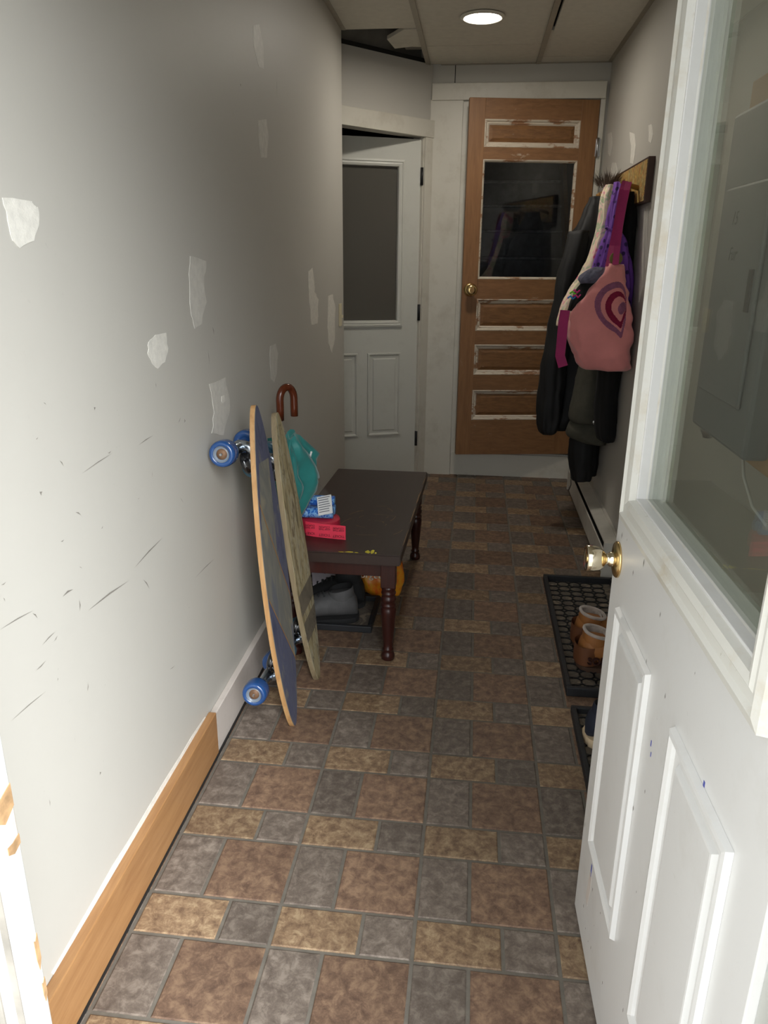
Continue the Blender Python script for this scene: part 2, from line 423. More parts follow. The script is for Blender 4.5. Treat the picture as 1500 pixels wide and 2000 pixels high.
for st in [(172, 1193, 252, 1134, .012), (122, 1166, 143, 1151, .012), (155, 1172, 156, 1193, .01), (262, 1110, 318, 1050, .01), (280, 1132, 292, 1150, .01), (0, 1230, 66, 1192, .006),
           (83, 1260, 108, 1234, .006), (415, 638, 418, 655, .012), (406, 682, 409, 714, .008), (81, 968, 83, 960, .02), (185, 802, 187, 796, .016), (172, 1334, 171, 1350, .008), (195, 1508, 195, 1514, .016),
           (360, 818, 360, 826, .02), (160, 925, 220, 885, .006), (380, 1130, 420, 1090, .006), (270, 870, 300, 850, .006), (20, 1410, 90, 1350, .005), (90, 1290, 70, 1310, .006), (469, 163, 470, 170, .02), (540, 150, 541, 190, .008)]: stroke(*st)
for i in range(22):
    x, y = random.uniform(5, 420), random.uniform(700, 1650)
    if y > 1500 and x > 200: continue
    L = random.uniform(4, 14); a_ = random.uniform(.5, 2.6); stroke(x, y, x+L*math.cos(a_), y+L*math.sin(a_), random.uniform(.003, .008))
mk('scuff_marks', bb, 'scuff_and_groove_shade', wl, kind='stuff')

# --- right wall
wr = struct('wall_right', B().box((XR, YF-.3, 0), (XR+.4, YB+.3, 8.9)), 'wall_paint', 'greige painted wall behind the coats and the open white door', 'wall')
for m_, pl, am in [('spackle_thin', [(1187, 262), (1194, 258), (1196, 285), (1192, 306), (1188, 300)], .6), ('spackle', [(1230, 258), (1240, 262), (1242, 285), (1237, 320), (1231, 318), (1233, 285)], .8),
        ('spackle', [(1267, 245), (1273, 242), (1276, 262), (1272, 280), (1267, 276)], .6), ('spackle_thin', [(1196, 318), (1203, 318), (1207, 338), (1198, 346), (1192, 335)], .8),
        ('spackle_thin', [(1251, 410), (1259, 406), (1256, 560), (1248, 590)], .4), ('spackle_thin', [(1262, 404), (1266, 402), (1263, 520), (1260, 530)], .3)]:
    wall_poly(jag(pl, am, 2), XR, m_, 'spackle_patch', wr, -1)

# --- front wall with the entrance (open behind the camera), jambs
bf = B()
bf.box((-3.3, -2.55, -.35), (-1.42, YF, 8.9)); bf.box((1.32, -2.55, -.35), (XR+.4, YF, 8.9)); bf.box((-1.42, -2.55, 6.95), (1.32, YF, 8.9))
struct('wall_front', bf, 'wall_paint', 'painted wall around the entrance opening', 'wall')
bj = B().box((-1.42, -2.62, -.05), (-1.33, YF+.0, 6.95)).box((-1.42, -2.06, -.05), (-1.272, YF+.012, 6.87), .008).box((-1.33, -2.12, -.05), (-1.298, -2.05, 6.87), .006).box((-1.33, -2.50, -.05), (-1.285, -2.36, 6.87), .01)
jt = struct('trim_1', bj, 'jamb_white', 'white entrance jamb with chipped paint showing brown wood', 'trim')
for zz, hh, ya in ((2.80, .07, -2.03), (2.62, .03, -1.99), (2.12, .09, -1.945), (1.93, .06, -1.942), (3.2, .05, -1.945)):
    mk('bare_wood', B().prism([(-1.2722, ya, zz-hh*.4), (-1.2722, (ya+YF)/2, zz-hh), (-1.2722, YF+.008, zz-hh*.5), (-1.2722, YF+.008, zz+hh*.8), (-1.2722, (ya+YF)/2, zz+hh*.5), (-1.2722, ya, zz+hh*.6)], (.003, 0, 0)), 'chip_tan', jt)
mk('groove_shade', B().box((-1.300, -2.064, -.04), (-1.2718, -2.060, 6.86)), 'scuff_and_groove_shade', jt)  # dark strips painting in the shade lines of the jamb's stepped grooves
mk('groove_shade', B().box((-1.332, -2.126, -.04), (-1.2968, -2.120, 6.86)), 'scuff_and_groove_shade', jt)
struct('trim_2', B().box((1.26, -2.62, -.05), (1.32, YF, 6.95)).box((-1.42, -2.62, 6.87), (1.32, YF, 6.95)), 'jamb_white', 'white hinge-side jamb and head of the entrance', 'trim')
struct('trim_3', B().box((-1.42, -2.75, -.12), (1.32, -1.95, -.005), .01), 'steel', 'metal threshold of the entrance', 'threshold')
struct('ground', B().box((-40, -60, -.7), (40, -2.56, -.5)), 'concrete', 'pale concrete outside the entrance', 'ground')

# --- baseboards left
bw = B().box((XL, YF, 0.0), (-2.035, 2.06, .455), .008)
struct('baseboard_left', bw, 'pine', 'varnished pine baseboard along the greige wall', 'baseboard')
b2 = B().box((XL, 2.075, 0.0), (-2.045, 9.86, .43), .008)
struct('baseboard_left', b2, 'pink_base', 'off-white painted baseboard behind the skateboards and bench', 'baseboard')
struct('trim_4', B().box((-2.04, YF, 0.0), (-2.018, 9.86, .018), .003), 'black_gap', 'dark strip between floor and baseboard', 'trim')

# --- back wall
by = YB
bk = B()
bk.box((-1.0, by, 7.40), (XR, by+.25, 8.9)); bk.box((-.75, by, 0), (-.15, by+.25, 7.40)); bk.box((-.15, by, 0), (XR, by+.25, .53)); bk.box((2.42, by, .53), (XR, by+.25, 7.40))
wb = struct('wall_back', bk, 'wall_paint', 'greige wall above the stripped wooden door', 'wall')
mk('seam', B().box((-.36, by-.004, 7.66), (-.345, by, 8.0)), 'black_gap', wb)
cz = B()
cz.box((-.80, by-.09, 0.0), (-.175, by, 7.40), .01)
cz.box((-.78, by-.12, 7.38), (2.46, by, 7.67), .012)
cz.box((2.375, by-.06, .5), (2.47, by, 7.40), .008)
cz.box((-.175, by-.04, .5), (-.075, by+.24, 7.40)); cz.box((2.37, by-.02, .5), (2.42, by+.24, 7.40)); cz.box((-.175, by-.02, 7.33), (2.42, by+.24, 7.40))
struct('trim_5', cz, 'white_trim', 'wide white casing around the stripped wooden door', 'trim')
struct('trim_6', B().box((-.172, by-.05, 0.0), (2.50, by, .50), .01), 'white_trim', 'scuffed white riser board below the wooden door', 'trim')

# --- angled wall with the side door
A0 = Vector((-2.24, 10.66, 0)); A1 = Vector((-.68, 12.40, 0)); au = (A1-A0).normalized(); an = Vector((au.y, -au.x, 0))
MA = basis(A0, au, an)
wa = B(MA)
wa.box((-1.6, 7.0, -.25), (2.20, 7.99, 0)); wa.box((2.05, 0, -.25), (2.20, 7.0, 0)); wa.box((-1.6, 0, -.25), (-.45, 7.0, 0))
struct('wall_angled', wa, 'wall_paint', 'short angled wall above the white side door', 'wall')
ta = B(MA)
ta.box((-.7, 6.735, 0), (2.24, 7.04, .07), .008); ta.box((1.995, 0, 0), (2.19, 6.735, .06), .008); ta.box((-.65, 0, 0), (-.40, 6.735, .06), .008)
ta.box((1.97, 0, -.25), (2.05, 6.80, .02)); ta.box((-.45, 0, -.25), (-.38, 6.80, .02)); ta.box((-.45, 6.74, -.25), (2.05, 7.0, .02))
struct('trim_7', ta, 'white_trim', 'white casing around the side door in the angled wall', 'trim')
struct('trim_8', B(MA).box((-1.5, 7.99, -.03), (2.1, 8.06, .005)), 'black_gap', 'dark gap above the angled wall', 'trim')
# upper wall seen through the ceiling gap, side room shell, roof deck
ub = B(MA); ub.box((-1.6, 8.06, -.32), (2.2, 8.95, -.22)); struct('wall_plenum', ub, 'plenum', 'old grey wall surface above the dropped ceiling', 'wall')
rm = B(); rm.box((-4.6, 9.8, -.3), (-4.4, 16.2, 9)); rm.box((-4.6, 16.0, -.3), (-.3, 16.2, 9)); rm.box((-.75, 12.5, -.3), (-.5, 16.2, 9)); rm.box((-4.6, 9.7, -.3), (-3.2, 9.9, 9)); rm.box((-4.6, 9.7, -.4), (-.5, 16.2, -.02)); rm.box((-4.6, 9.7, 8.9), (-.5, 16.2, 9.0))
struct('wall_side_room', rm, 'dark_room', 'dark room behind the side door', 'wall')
struct('ceiling_deck', B().box((-3.4, -2.6, 8.9), (XR+.5, 12.7, 9.1)), 'plenum', 'old ceiling above the dropped tiles', 'ceiling')

# --- stairwell behind the wooden door
sw = B(); sw.box((-.5, 12.55, -.3), (-.3, 24, 14)); sw.box((2.55, 12.55, -.3), (2.75, 24, 14)); sw.box((-.5, 23.9, -.3), (2.75, 24.1, 14)); sw.box((-.5, 12.4, 8.9), (2.75, 24, 9.1)); sw.box((-.5, 12.55, -.5), (2.75, 24, -.3))
struct('wall_stairwell', sw, 'stair_black', 'dark painted stairwell walls', 'wall')
stt = thing('staircase', (1.1, 13.0, 0), 'black painted stairs rising behind the wooden door glass', 'stairs', kind='structure')
for i in range(14):
    y0 = 12.95+i*.74; z0 = .5+i*.68
    mk('step', B().box((-.3, y0, max(0, z0-.68)), (2.55, y0+.80, z0)), 'stair_black', stt)
    mk('nosing', B().box((-.3, y0-.09, z0-.07), (2.55, y0+.1, z0+.004), .025), 'stair_edge', stt)
mk('stringer', B().prism([(2.44, 12.9, .6), (2.44, 12.9, 1.1), (2.44, 22.5, 9.8), (2.44, 22.5, 8.9)], (.11, 0, 0)), 'door_wood', stt)

# --- dropped ceiling: tee grid + tiles
T1, T2 = -.86, 1.18; tw = .042
ce = B()
for x in (T1, T2):
    ce.box((x-tw, YF, ZC-.03), (x+tw, 12.30, ZC+.03))
ce.box((XL, YF, ZC-.012), (XL+.075, 9.87, ZC+.03)); ce.box((XR-.075, YF, ZC-.012), (XR, 12.34, ZC+.03))
ce.box((-.62, 12.28, ZC-.012), (XR, by, ZC+.03))
cei = struct('ceiling', ce, 'tee_metal', 'dropped ceiling grid of off-white metal tees', 'ceiling')
def ctile(x0, x1, y0, y1, dz=0.0, tilt=0.0):
    bb = B(); z = ZC+dz
    pts = [(x0, y0, z), (x1, y0, z+tilt), (x1, y1, z+tilt), (x0, y1, z)]
    bb.prism(pts, (0, 0, .055)); mk('ceiling_tile', bb, 'ceiling_tile', cei)
gp = .012
ys = [YF, 2.75, 6.87, 10.99, 12.29]
for a, c in zip(ys, ys[1:]): ctile(T1+.02, T2-.02, a+gp, c-gp, -.004)
ys = [YF, 1.65, 5.76, 9.885]
for a, c in zip(ys, ys[1:]): ctile(XL+.03, T1-.02, a+gp, c-gp, -.004)
ys = [YF, 1.95, 6.07]
for a, c in zip(ys, ys[1:]): ctile(T2+.02, XR-.03, a+gp, c-gp, -.004)
ctile(T2+.085, XR-.0, 6.09, 10.2, -.03, .02); ctile(T2+.02, XR-.03, 10.17, 11.87, -.004); ctile(T2+.02, XR-.03, 11.89, 12.29, -.004)
pz = 8.03
bp = B().prism([onz(x, y, pz) for x, y in [(756, 77), (788, 58), (816, 56), (828, 92), (804, 91), (771, 95)]], (0, 0, .055))
mk('broken_tile', bp, 'ceiling_tile', cei)
bd = B(); bd.box((-2.05, 9.95, 8.5), (-.9, 10.9, 8.56)); mk('rafter', B().box((-1.5, 10.0, 8.35), (-.7, 10.2, 8.75)), 'pine', cei); bd.bm.free()
mk('duct', B().box((-1.25, 11.35, 8.12), (-.5, 11.75, 8.3), .01), 'plenum', cei)

# --- recessed ceiling light
lt = thing('ceiling_light', (.137, 9.31, ZC), 'round flush LED ceiling light with white trim, lit', 'light')
mk('trim_ring', B().lathe((.137, 9.31, ZC-.012), (0, 0, -1), [(.33, 0), (.335, .01), (.31, .03), (.285, .036), (.275, .02)], 40), 'white_trim', lt)
mk('lens', B().lathe((.137, 9.31, ZC-.02), (0, 0, -1), [(.275, 0), (.274, .012), (.15, .018), (.001, .02)], 40), 'lamp_lens', lt)

# --- light switch
sw_ = onx(663.5, 615, XL); st_ = thing('light_switch', (XL, sw_.y, sw_.z-.19), 'ivory toggle light switch on the greige wall near the side door', 'switch')
mk('plate', B().box((XL, sw_.y-.115, sw_.z-.19), (XL+.02, sw_.y+.115, sw_.z+.19), .008), 'switch_ivory', st_)
mk('toggle', B().box((XL+.015, sw_.y-.02, sw_.z-.05), (XL+.06, sw_.y+.02, sw_.z+.0), .006), 'switch_ivory', st_)

# ================================================================== ENTRANCE DOOR (open, right)
DW, DT = 2.53, .147
D0 = Vector((1.156, .600, 0)); du = Vector((.0267, -.9996, 0)); dn = Vector((-.9996, -.0267, 0))
MD = basis(D0, du, dn)
ed = thing('entrance_door', D0+du*1.26+Vector((0, 0, .05)), 'open white half-glass entrance door with two raised panels', 'door')
gu0, gu1, gz0, gz1 = .36, DW-.36, 3.30, 6.30
db = B(MD); zb, zt = .05, 6.82
db.box((0, zb, -DT), (gu0, zt, 0), .006); db.box((gu1, zb, -DT), (DW, zt, 0), .006); db.box((gu0-.01, zb, -DT), (gu1+.01, gz0, 0), .004); db.box((gu0-.01, gz1, -DT), (gu1+.01, zt, 0), .004)
mk('slab', db, 'white_door', ed)
lf = B(MD)
prof = [(0, 0), (.006, .045), (.045, .055), (.06, .038), (.10, .036), (.115, .046), (.15, .036), (.17, -.05), (.172, -.06)]
lf.frame(gu0-.17, gu1+.17, gz0-.17, gz1+.17, prof, False)
lf.frame(gu0-.17, gu1+.17, gz0-.17, gz1+.17, [(i, -DT-h) for i, h in prof[:-2]]+[(.17, -DT+.06)], False)
mk('glass_frame', lf, 'frame_dirty', ed, label='moulded white plastic glazing frame with yellowed dirt')
mk('pane', B(MD).box((gu0-.01, gz0-.01, -.085), (gu1+.01, gz1+.01, -.065)), 'door_glass', ed)
pp = [(0, 0), (.008, .012), (.03, .016), (.05, .004), (.06, -.012), (.115, -.016), (.13, .004), (.14, .006)]
for u0, u1 in ((.275, 1.055), (1.495, 2.25)):
    mk('raised_panel', B(MD).frame(u0, u1, .865, 2.60, [(0, .0005)]+[(i, h+.016) for i, h in pp[1:]]), 'white_door', ed)
mk('door_sweep', B(MD).box((.02, .02, -.11), (DW-.02, .06, -.03)), 'black_gap', ed)
bs = B(MD)
for u, z, r in [(.62, 1.02, .012), (.62, .99, .01), (1.9, 2.6, .015), (.36, .72, .02), (.37, .68, .012), (.7, 2.4, .008), (1.2, 2.3, .01), (1.22, 2.25, .008)]:
    bs.box((u-r*.5, z-r*1.6, .0), (u+r*.5, z+r*1.6, .0015))
mk('ink_marks', bs, 'blue_ink', ed, kind='stuff')
bs = B(MD); rs_ = random.Random(11)
for i in range(46):
    u, z, r = rs_.uniform(.04, 2.3), rs_.uniform(.2, 3.05), rs_.uniform(.003, .008)
    if .27 < u < 1.06 and .86 < z < 2.6 or 1.49 < u < 2.26 and .86 < z < 2.6: continue
    bs.face([(u-r, z, .0012), (u, z-r*rs_.uniform(1, 4), .0012), (u+r, z, .0012), (u, z+r*rs_.uniform(1, 4), .0012)])
mk('dirt_specks', bs, 'scuff_and_groove_shade', ed, kind='stuff')
mk('rub_stain', B(MD).prism([(.30, .42, .0003), (.36, .40, .0003), (.40, .58, .0003), (.38, .70, .0003), (.33, .66, .0003)], (0, 0, .001)), 'pink_base', ed)
kz = 2.83; ko = MD @ Vector((.10, kz, 0)); kb = thing
kn = mk('door_knob', B().lathe(ko, dn, [(.045, .0), (.045, .05), (.036, .058), (.034, .075), (.055, .088), (.074, .115), (.082, .15), (.0835, .185), (.078, .192), (.07, .187), (.03, .184)], 32), 'pale_brass', ed, label='pale brass tulip-shaped door knob')
mk('rosette', B().lathe(ko, dn, [(.112, 0), (.112, .01), (.105, .018), (.06, .03), (.045, .034)], 32), 'brass', kn)
mk('keyhole', B().lathe(ko, dn, [(.028, .180), (.028, .189), (.01, .19)], 20), 'brass', kn)
mk('latch', B(MD).box((-.012, kz-.09, -.105), (.004, kz+.09, -.04)), 'brass', ed)
for z in (.9, 3.4, 6.1):
    mk('hinge', B().tube([MD @ Vector((DW+.015, z-.16, -.15)), MD @ Vector((DW+.015, z+.16, -.15))], .025), 'brass', ed)

# ================================================================== STRIPPED WOODEN DOOR (back)
K1 = Vector((2.365, 12.27, 0)); K0 = Vector((-.05, 11.86, 0)); ku = (K1-K0).normalized(); knm = Vector((ku.y, -ku.x, 0))
MK = basis(K0, ku, knm); KW = (K1-K0).length; KT = .12
def uz(x, y): w = onpl(x, y, K0, knm); return (w-K0).dot(ku), w.z
bd_ = thing('wooden_door', (1.15, 12.06, .57), 'stripped brown wooden door with four panels and a glass light, ajar', 'door')
kz0, kz1 = .57, 7.36
gl0, gt = uz(946, 311); gl1, _ = uz(1122, 316); _, gb = uz(940, 545)
pan = []
for (xl, yt, xr, yb_) in [(950, 232, 1133, 287), (938, 584, 1110, 646), (934, 673, 1105, 732), (929, 762, 1100, 820)]:
    a = uz(xl, yt); c = uz(xl, yb_); pan.append((gl0-.02, gl1+.05, c[1], a[1]))
pan[0] = (gl0+.0, gl1+.06, pan[0][2], pan[0][3])
su0, su1 = gl0-.02, gl1+.06
mk('stile', B(MK).box((0, kz0, -KT), (su0, kz1, 0), .006), 'door_wood_v', bd_)
mk('stile', B(MK).box((su1, kz0, -KT), (KW, kz1, 0), .006), 'door_wood_v', bd_)
opens = sorted([(pan[3][2], pan[3][3]), (pan[2][2], pan[2][3]), (pan[1][2], pan[1][3]), (gb, gt), (pan[0][2], pan[0][3])])
prev = kz0
for lo_, hi_ in opens+[(kz1, kz1)]:
    mk('rail', B(MK).box((su0, prev, -KT), (su1, lo_, -.001), .003), 'door_wood', bd_); prev = hi_
for u0, u1, z0, z1 in pan:
    p_ = mk('panel', B(MK).frame(su0+.09, su1-.09, z0+.09, z1-.09, [(0, -.055), (.02, -.05), (.07, -.03)]), 'panel_wood', bd_)
    mk('panel_moulding', B(MK).frame(su0, su1, z0, z1, [(0, -.001), (.012, .006), (.03, -.004), (.05, -.03), (.065, -.028), (.095, -.056)], False), 'stripped_white', p_, label='moulding with remains of white paint')
mk('glazing_bead', B(MK).frame(su0, su1, gb, gt, [(0, -.001), (.012, .004), (.035, -.02), (.045, -.07)], False), 'stripped_white', bd_)
mk('pane', B(MK).box((su0+.03, gb+.03, -.085), (su1-.03, gt-.03, -.07)), 'back_glass', bd_)
ku_, kz_ = uz(925, 566); kc = MK @ Vector((.16, kz_, 0))
k2 = mk('door_knob', B().lathe(kc, knm, [(.045, .0), (.04, .08), (.05, .1), (.095, .125), (.115, .17), (.105, .21), (.06, .235), (.03, .23)], 28), 'brass', bd_, label='round brass door knob')
mk('rosette', B().lathe(kc, knm, [(.13, 0), (.13, .012), (.10, .03), (.05, .04)], 28), 'brass', k2)
for z in (1.0, 6.55):
    h_ = B(); c_ = MK @ Vector((KW+.02, z, .01)); h_.tube([c_-Vector((0, 0, .17)), c_+Vector((0, 0, .17))], .028); h_.box((c_.x-.04, c_.y-.0, z-.15), (c_.x+.05, c_.y+.01, z+.15))
    mk('hinge', h_, 'steel', bd_)

# ================================================================== WHITE SIDE DOOR (ajar)
H1 = A0+au*1.965-an*.03; tl = onz(670, 262, 6.70); tr_ = onz(825, 270, 6.70)
hd = Vector((tr_.x-tl.x, tr_.y-tl.y, 0)).normalized(); hn = Vector((hd.y, -hd.x, 0)); SWD = 2.34
H0 = H1-hd*SWD; MS = basis(H0, hd, hn)
def uzs(x, y): w = onpl(x, y, H0, hn); return (w-H0).dot(hd), w.z
sd = thing('side_door', H0+hd*1.17+Vector((0, 0, .06)), 'white half-glass side door ajar in the angled wall', 'door')
r_, t_ = uzs(778, 323); _, bt = uzs(778, 628)
gs0, gs1 = SWD-r_, r_
sb = B(MS); sb.box((0, .06, -.13), (gs0, 6.70, 0), .006); sb.box((gs1, .06, -.13), (SWD, 6.70, 0), .006); sb.box((gs0-.01, .06, -.13), (gs1+.01, bt, 0)); sb.box((gs0-.01, t_, -.13), (gs1+.01, 6.70, 0))
mk('slab', sb, 'side_door', sd)
mk('glass_frame', B(MS).frame(gs0-.13, gs1+.13, bt-.1, t_+.1, [(0, 0), (.005, .04), (.04, .05), (.055, .035), (.085, .042), (.12, .03), (.13, -.04)], False), 'side_door', sd)
mk('pane', B(MS).box((gs0-.01, bt-.01, -.08), (gs1+.01, t_+.01, -.05)), 'frosted_glass', sd, label='grey frosted glass pane')
pr, pt_ = uzs(783, 688); pl_, pb_ = uzs(717, 852)
for u0, u1 in ((pl_, pr), (SWD-pr, SWD-pl_)):
    mk('raised_panel', B(MS).frame(u0, u1, pb_, pt_, [(0, .0005)]+[(i, h+.016) for i, h in pp[1:]]), 'side_door', sd)
for z in (uzs(820, 855)[1], uzs(822, 610)[1], uzs(826, 345)[1]):
    h_ = B(); c_ = MS @ Vector((SWD+.02, z, .02)); h_.tube([c_-Vector((0, 0, .16)), c_+Vector((0, 0, .16))], .03)
    mk('hinge', h_, 'dark_metal', sd)

# ================================================================== BASEBOARD HEATER
ht = thing('baseboard_heater', (XR-.1, 8.4, .06), 'off-white baseboard heater along the wall under the coats', 'heater')
y0, y1 = 6.75, 11.35
mk('back_plate', B().box((XR-.05, y0, .06), (XR, y1, .62), .004), 'heater_white', ht)
mk('top_cover', B().prism([(XR-.02, y0, .62), (XR-.02, y0, .60), (2.30, y0, .53), (2.30, y0, .55)], (0, y1-y0, 0)), 'heater_white', ht)
mk('front_panel', B().prism([(2.27, y0, .50), (2.255, y0, .49), (2.265, y0, .13), (2.31, y0, .08), (2.32, y0, .09), (2.29, y0, .14)], (0, y1-y0, 0)), 'heater_white', ht)
mk('end_cap', B().box((2.26, y1-.03, .06), (XR-.04, y1, .57), .004), 'heater_white', ht)
mk('end_cap', B().box((2.255, y0-.01, .06), (XR-.005, y0+.03, .62), .004), 'heater_white', ht)
mk('fin_core', B().box((2.32, y0+.1, .2), (2.46, y1-.05, .42)), 'black_gap', ht)

# ================================================================== ELECTRIC PANEL (seen through the door glass)
bkp = mk('backing_board', B().box((XR-.11, 1.55, 3.05), (XR, 3.42, 5.95), .006), 'plywood_board', label='plywood backing board behind the grey electric panel', cat='board')
ep = thing('electric_panel', (XR-.2, 2.5, 3.16), 'grey metal electric panel with handwritten marks, seen through the door glass', 'electric panel')
mk('case', B().box((XR-.30, 1.75, 3.16), (XR-.11, 3.14, 5.66), .03), 'panel_grey', ep)
epd = mk('cover_door', B().box((XR-.335, 1.93, 3.5), (XR-.30, 2.96, 5.1), .02), 'panel_grey', ep)
mk('door_pull', B().box((XR-.35, 2.0, 4.2), (XR-.33, 2.08, 4.5), .006), 'dark_metal', epd)
MP = Matrix((Vector((0, -1, 0)), Vector((0, 0, 1)), Vector((-1, 0, 0)))).transposed().to_4x4()
for s_, yy, zz in (('15', 2.62, 4.86), ('Fur', 2.55, 4.6)):
    M2 = MP.copy(); M2.translation = Vector((XR-.336, yy, zz)); text_part('handwriting', s_, .14, M2, 'ink', epd, .001, shear=.3)
mk('conduit_clamp', B().lathe((XR-.16, 3.08, 3.16), (0, 0, -1), [(.07, 0), (.07, .06), (.05, .09), (.04, .12)], 16), 'steel', ep)
mk('cable', B().tube([(XR-.12, 2.3, 3.16), (XR-.14, 2.1, 2.95), (XR-.15, 1.8, 2.8), (XR-.14, 1.5, 2.75)], .012, 6), 'paper', ep)

# ================================================================== BENCH TABLE
tz = 1.40
tb = thing('bench_table', (-1.15, 5.66, 0), 'low dark brown wooden bench table with turned legs against the wall', 'table')
cn = [(-1.90, 3.90), (-.476, 3.90), (-.392, 7.42), (-1.80, 7.42)]
bt_ = B(); t = bmesh.new(); vv = [t.verts.new((x, y, z)) for z in (tz-.13, tz) for x, y in cn]
for f in ((3, 2, 1, 0), (4, 5, 6, 7), (0, 1, 5, 4), (1, 2, 6, 5), (2, 3, 7, 6), (3, 0, 4, 7)): t.faces.new([vv[i] for i in f])
bmesh.ops.bevel(t, geom=list(t.edges), offset=.012, segments=2, affect='EDGES'); bt_.merge(t)
tp = mk('table_top', bt_, 'table_brown', tb)
bch = B()
for a_, c_, w_ in [((-.478, 4.2), (-.464, 4.8), .004), ((-.46, 5.0), (-.443, 5.7), .006), ((-.44, 5.8), (-.425, 6.4), .008), ((-.42, 6.7), (-.40, 7.2), .006)]:
    mk('worn_edge', B().prism([(a_[0]-w_, a_[1], tz-.004), (a_[0]+.006, a_[1]+.1, tz-.004), (c_[0]+.004, c_[1], tz-.004), (c_[0]-w_*2, c_[1]-.2, tz-.004)], (0, 0, .0055)), 'chip_tan', tp)
bch.bm.free()
rc_ = random.Random(5)
for x, w, l in [(-1.06, .06, .03), (-.85, .04, .09), (-.80, .03, .11), (-.76, .02, .05), (-.98, .03, .02), (-1.15, .05, .012)]:
    n_ = 7; pts_ = [(x+w*rc_.uniform(.5, 1)*math.cos(6.283*k/n_), 3.925+l*.5+l*.6*rc_.uniform(.5, 1)*math.sin(6.283*k/n_), tz-.002) for k in range(n_)]
    mk('yellow_paint_chip', B().prism(pts_, (0, 0, .0038)), 'chip_yellow', tp)
bsx = B()
for i in range(16):
    a0 = random.uniform(0, 6); r0 = random.uniform(.05, .5); cx, cy = -.95+random.uniform(-.1, .1), 5.1+random.uniform(-.3, .3); prevp = None
    for k in range(6):
        a_ = a0+k*.12; p_ = Vector((cx+r0*math.cos(a_), cy+r0*math.sin(a_), tz+.0012)); n_ = Vector((math.cos(a_), math.sin(a_), 0))*.003
        if prevp: bsx.face([prevp[0]-prevp[1], prevp[0]+prevp[1], p_+n_, p_-n_])
        prevp = (p_, n_)
mk('scratches', bsx, 'chip_tan', tp, kind='stuff')
def ap(p, q, n, th=.06, z0=tz-.31, z1=tz-.13):
    p, q = Vector((*p, 0)), Vector((*q, 0)); d = (q-p).normalized(); nn = Vector((d.y, -d.x, 0))
    Mx = basis(p, d, nn); return B(Mx).box((0, z0, -th), ((q-p).length, z1, 0), .006)
LG = [(-1.74, 4.06), (-.62, 4.06), (-.545, 7.26), (-1.66, 7.26)]
for i in range(4):
    p_, q_ = LG[i], LG[(i+1) % 4]; cx, cy = -1.15, 5.66
    f_ = lambda t: (t[0]+(.05 if t[0] > cx else -.05), t[1]+(.05 if t[1] > cy else -.05))
    mk('apron', ap(f_(p_), f_(q_), 0), 'leg_red', tb)
lp = [(.058, 0), (.078, .02), (.082, .06), (.07, .10), (.05, .125), (.066, .14), (.066, .155), (.052, .175), (.06, .24), (.075, .42), (.088, .62), (.09, .68), (.078, .70), (.088, .715), (.088, .735), (.07, .755), (.085, .775), (.09, .80), (.082, .83), (.07, .845), (.086, .865), (.086, .885), (.068, .905), (.083, .925), (.083, .95), (.07, .965)]
for x, y in LG:
    lb = B().lathe((x, y, 0), (0, 0, 1), lp, 20); lb.box((x-.085, y-.085, .96), (x+.085, y+.085, tz-.13), .008)
    mk('leg', lb, 'leg_red', tb)

# ================================================================== SKATEBOARDS
def plane_board(bot, top, wdir, hwf, th, nseg=40):
    """local frame: a along length, w width, n = deck normal; returns matrix and length"""
    bot, top = Vector(bot), Vector(top); a = (top-bot); L = a.length; a.normalize()
    w = Vector(wdir); w = (w-a*w.dot(a)).normalized(); n = w.cross(a)
    if n.x < 0: n = -n
    Mx = Matrix((a, w, n)).transposed().to_4x4(); Mx.translation = bot
    return Mx, L
def outline(L, hw, n=36):
    ts = [0.5-0.5*math.cos(math.pi*i/n) for i in range(n+1)]
    return [(t*L, hw(t)) for t in ts]
def deck_mesh(Mx, L, hw, z0, z1, inset=0.0):
    o = outline(L, hw); bb = B(Mx)
    left = [(x, -max(h-inset, .004)) for x, h in o]; right = [(x, max(h-inset, .004)) for x, h in o][::-1]
    pts = left+right
    bb.prism([(x, y, z0) for x, y in pts], (0, 0, z1-z0)); return bb
def truck(parent, Mx, x, s, hang, wr_, ww, ax, mw):
    """truck hung below the deck (n negative) at length x; s = facing along the length"""
    tb_ = B(Mx); tb_.box((x-.13, -.09, -.075), (x+.13, .09, -.02), .008)
    tb_.tube([(x-s*.08, 0, -.06), (x+s*.0, 0, -.13), (x+s*.02, 0, -hang+.02)], [.06, .05, .05], 12)
    tb_.tube([(x, -ax+ww, -hang), (x, -ax*.55, -hang+.005), (x, 0, -hang+.03), (x, ax*.55, -hang+.005), (x, ax-ww, -hang)], [.026, .04, .065, .04, .026], 12)
    tk = mk('truck', tb_, 'truck_metal', parent)
    mk('bushing', B(Mx).lathe((x-s*.13, 0, -.06), (-s*.25, 0, -1), [(.05, 0), (.095, .02), (.1, .06), (.085, .075), (.1, .09), (.1, .125), (.07, .14)], 18), 'bushing_black', tk)
    mk('axle', B(Mx).tube([(x, -ax-.01, -hang), (x, ax+.01, -hang)], .012, 8), 'steel', tk)
    for sg in (-1, 1):
        w_ = mk('wheel', B(Mx).lathe((x, sg*(ax-ww), -hang), (0, sg, 0), [(.05, .02), (wr_*.55, .0), (wr_*.86, .0), (wr_*.97, .02), (wr_, .05), (wr_, ww-.045), (wr_*.94, ww-.015), (wr_*.80, ww), (wr_*.62, ww-.008), (wr_*.55, ww-.03), (.05, ww-.03), (.045, ww-.015), (.015, ww-.012)], 30), [mw, 'wheel_clear', 'rusty'], tk)
        for i_, pf in enumerate(w_.data.polygons): pf.material_index = 2 if 300 <= i_ < 360 or i_ == 361 else (1 if 240 <= i_ < 300 else 0)
    return tk
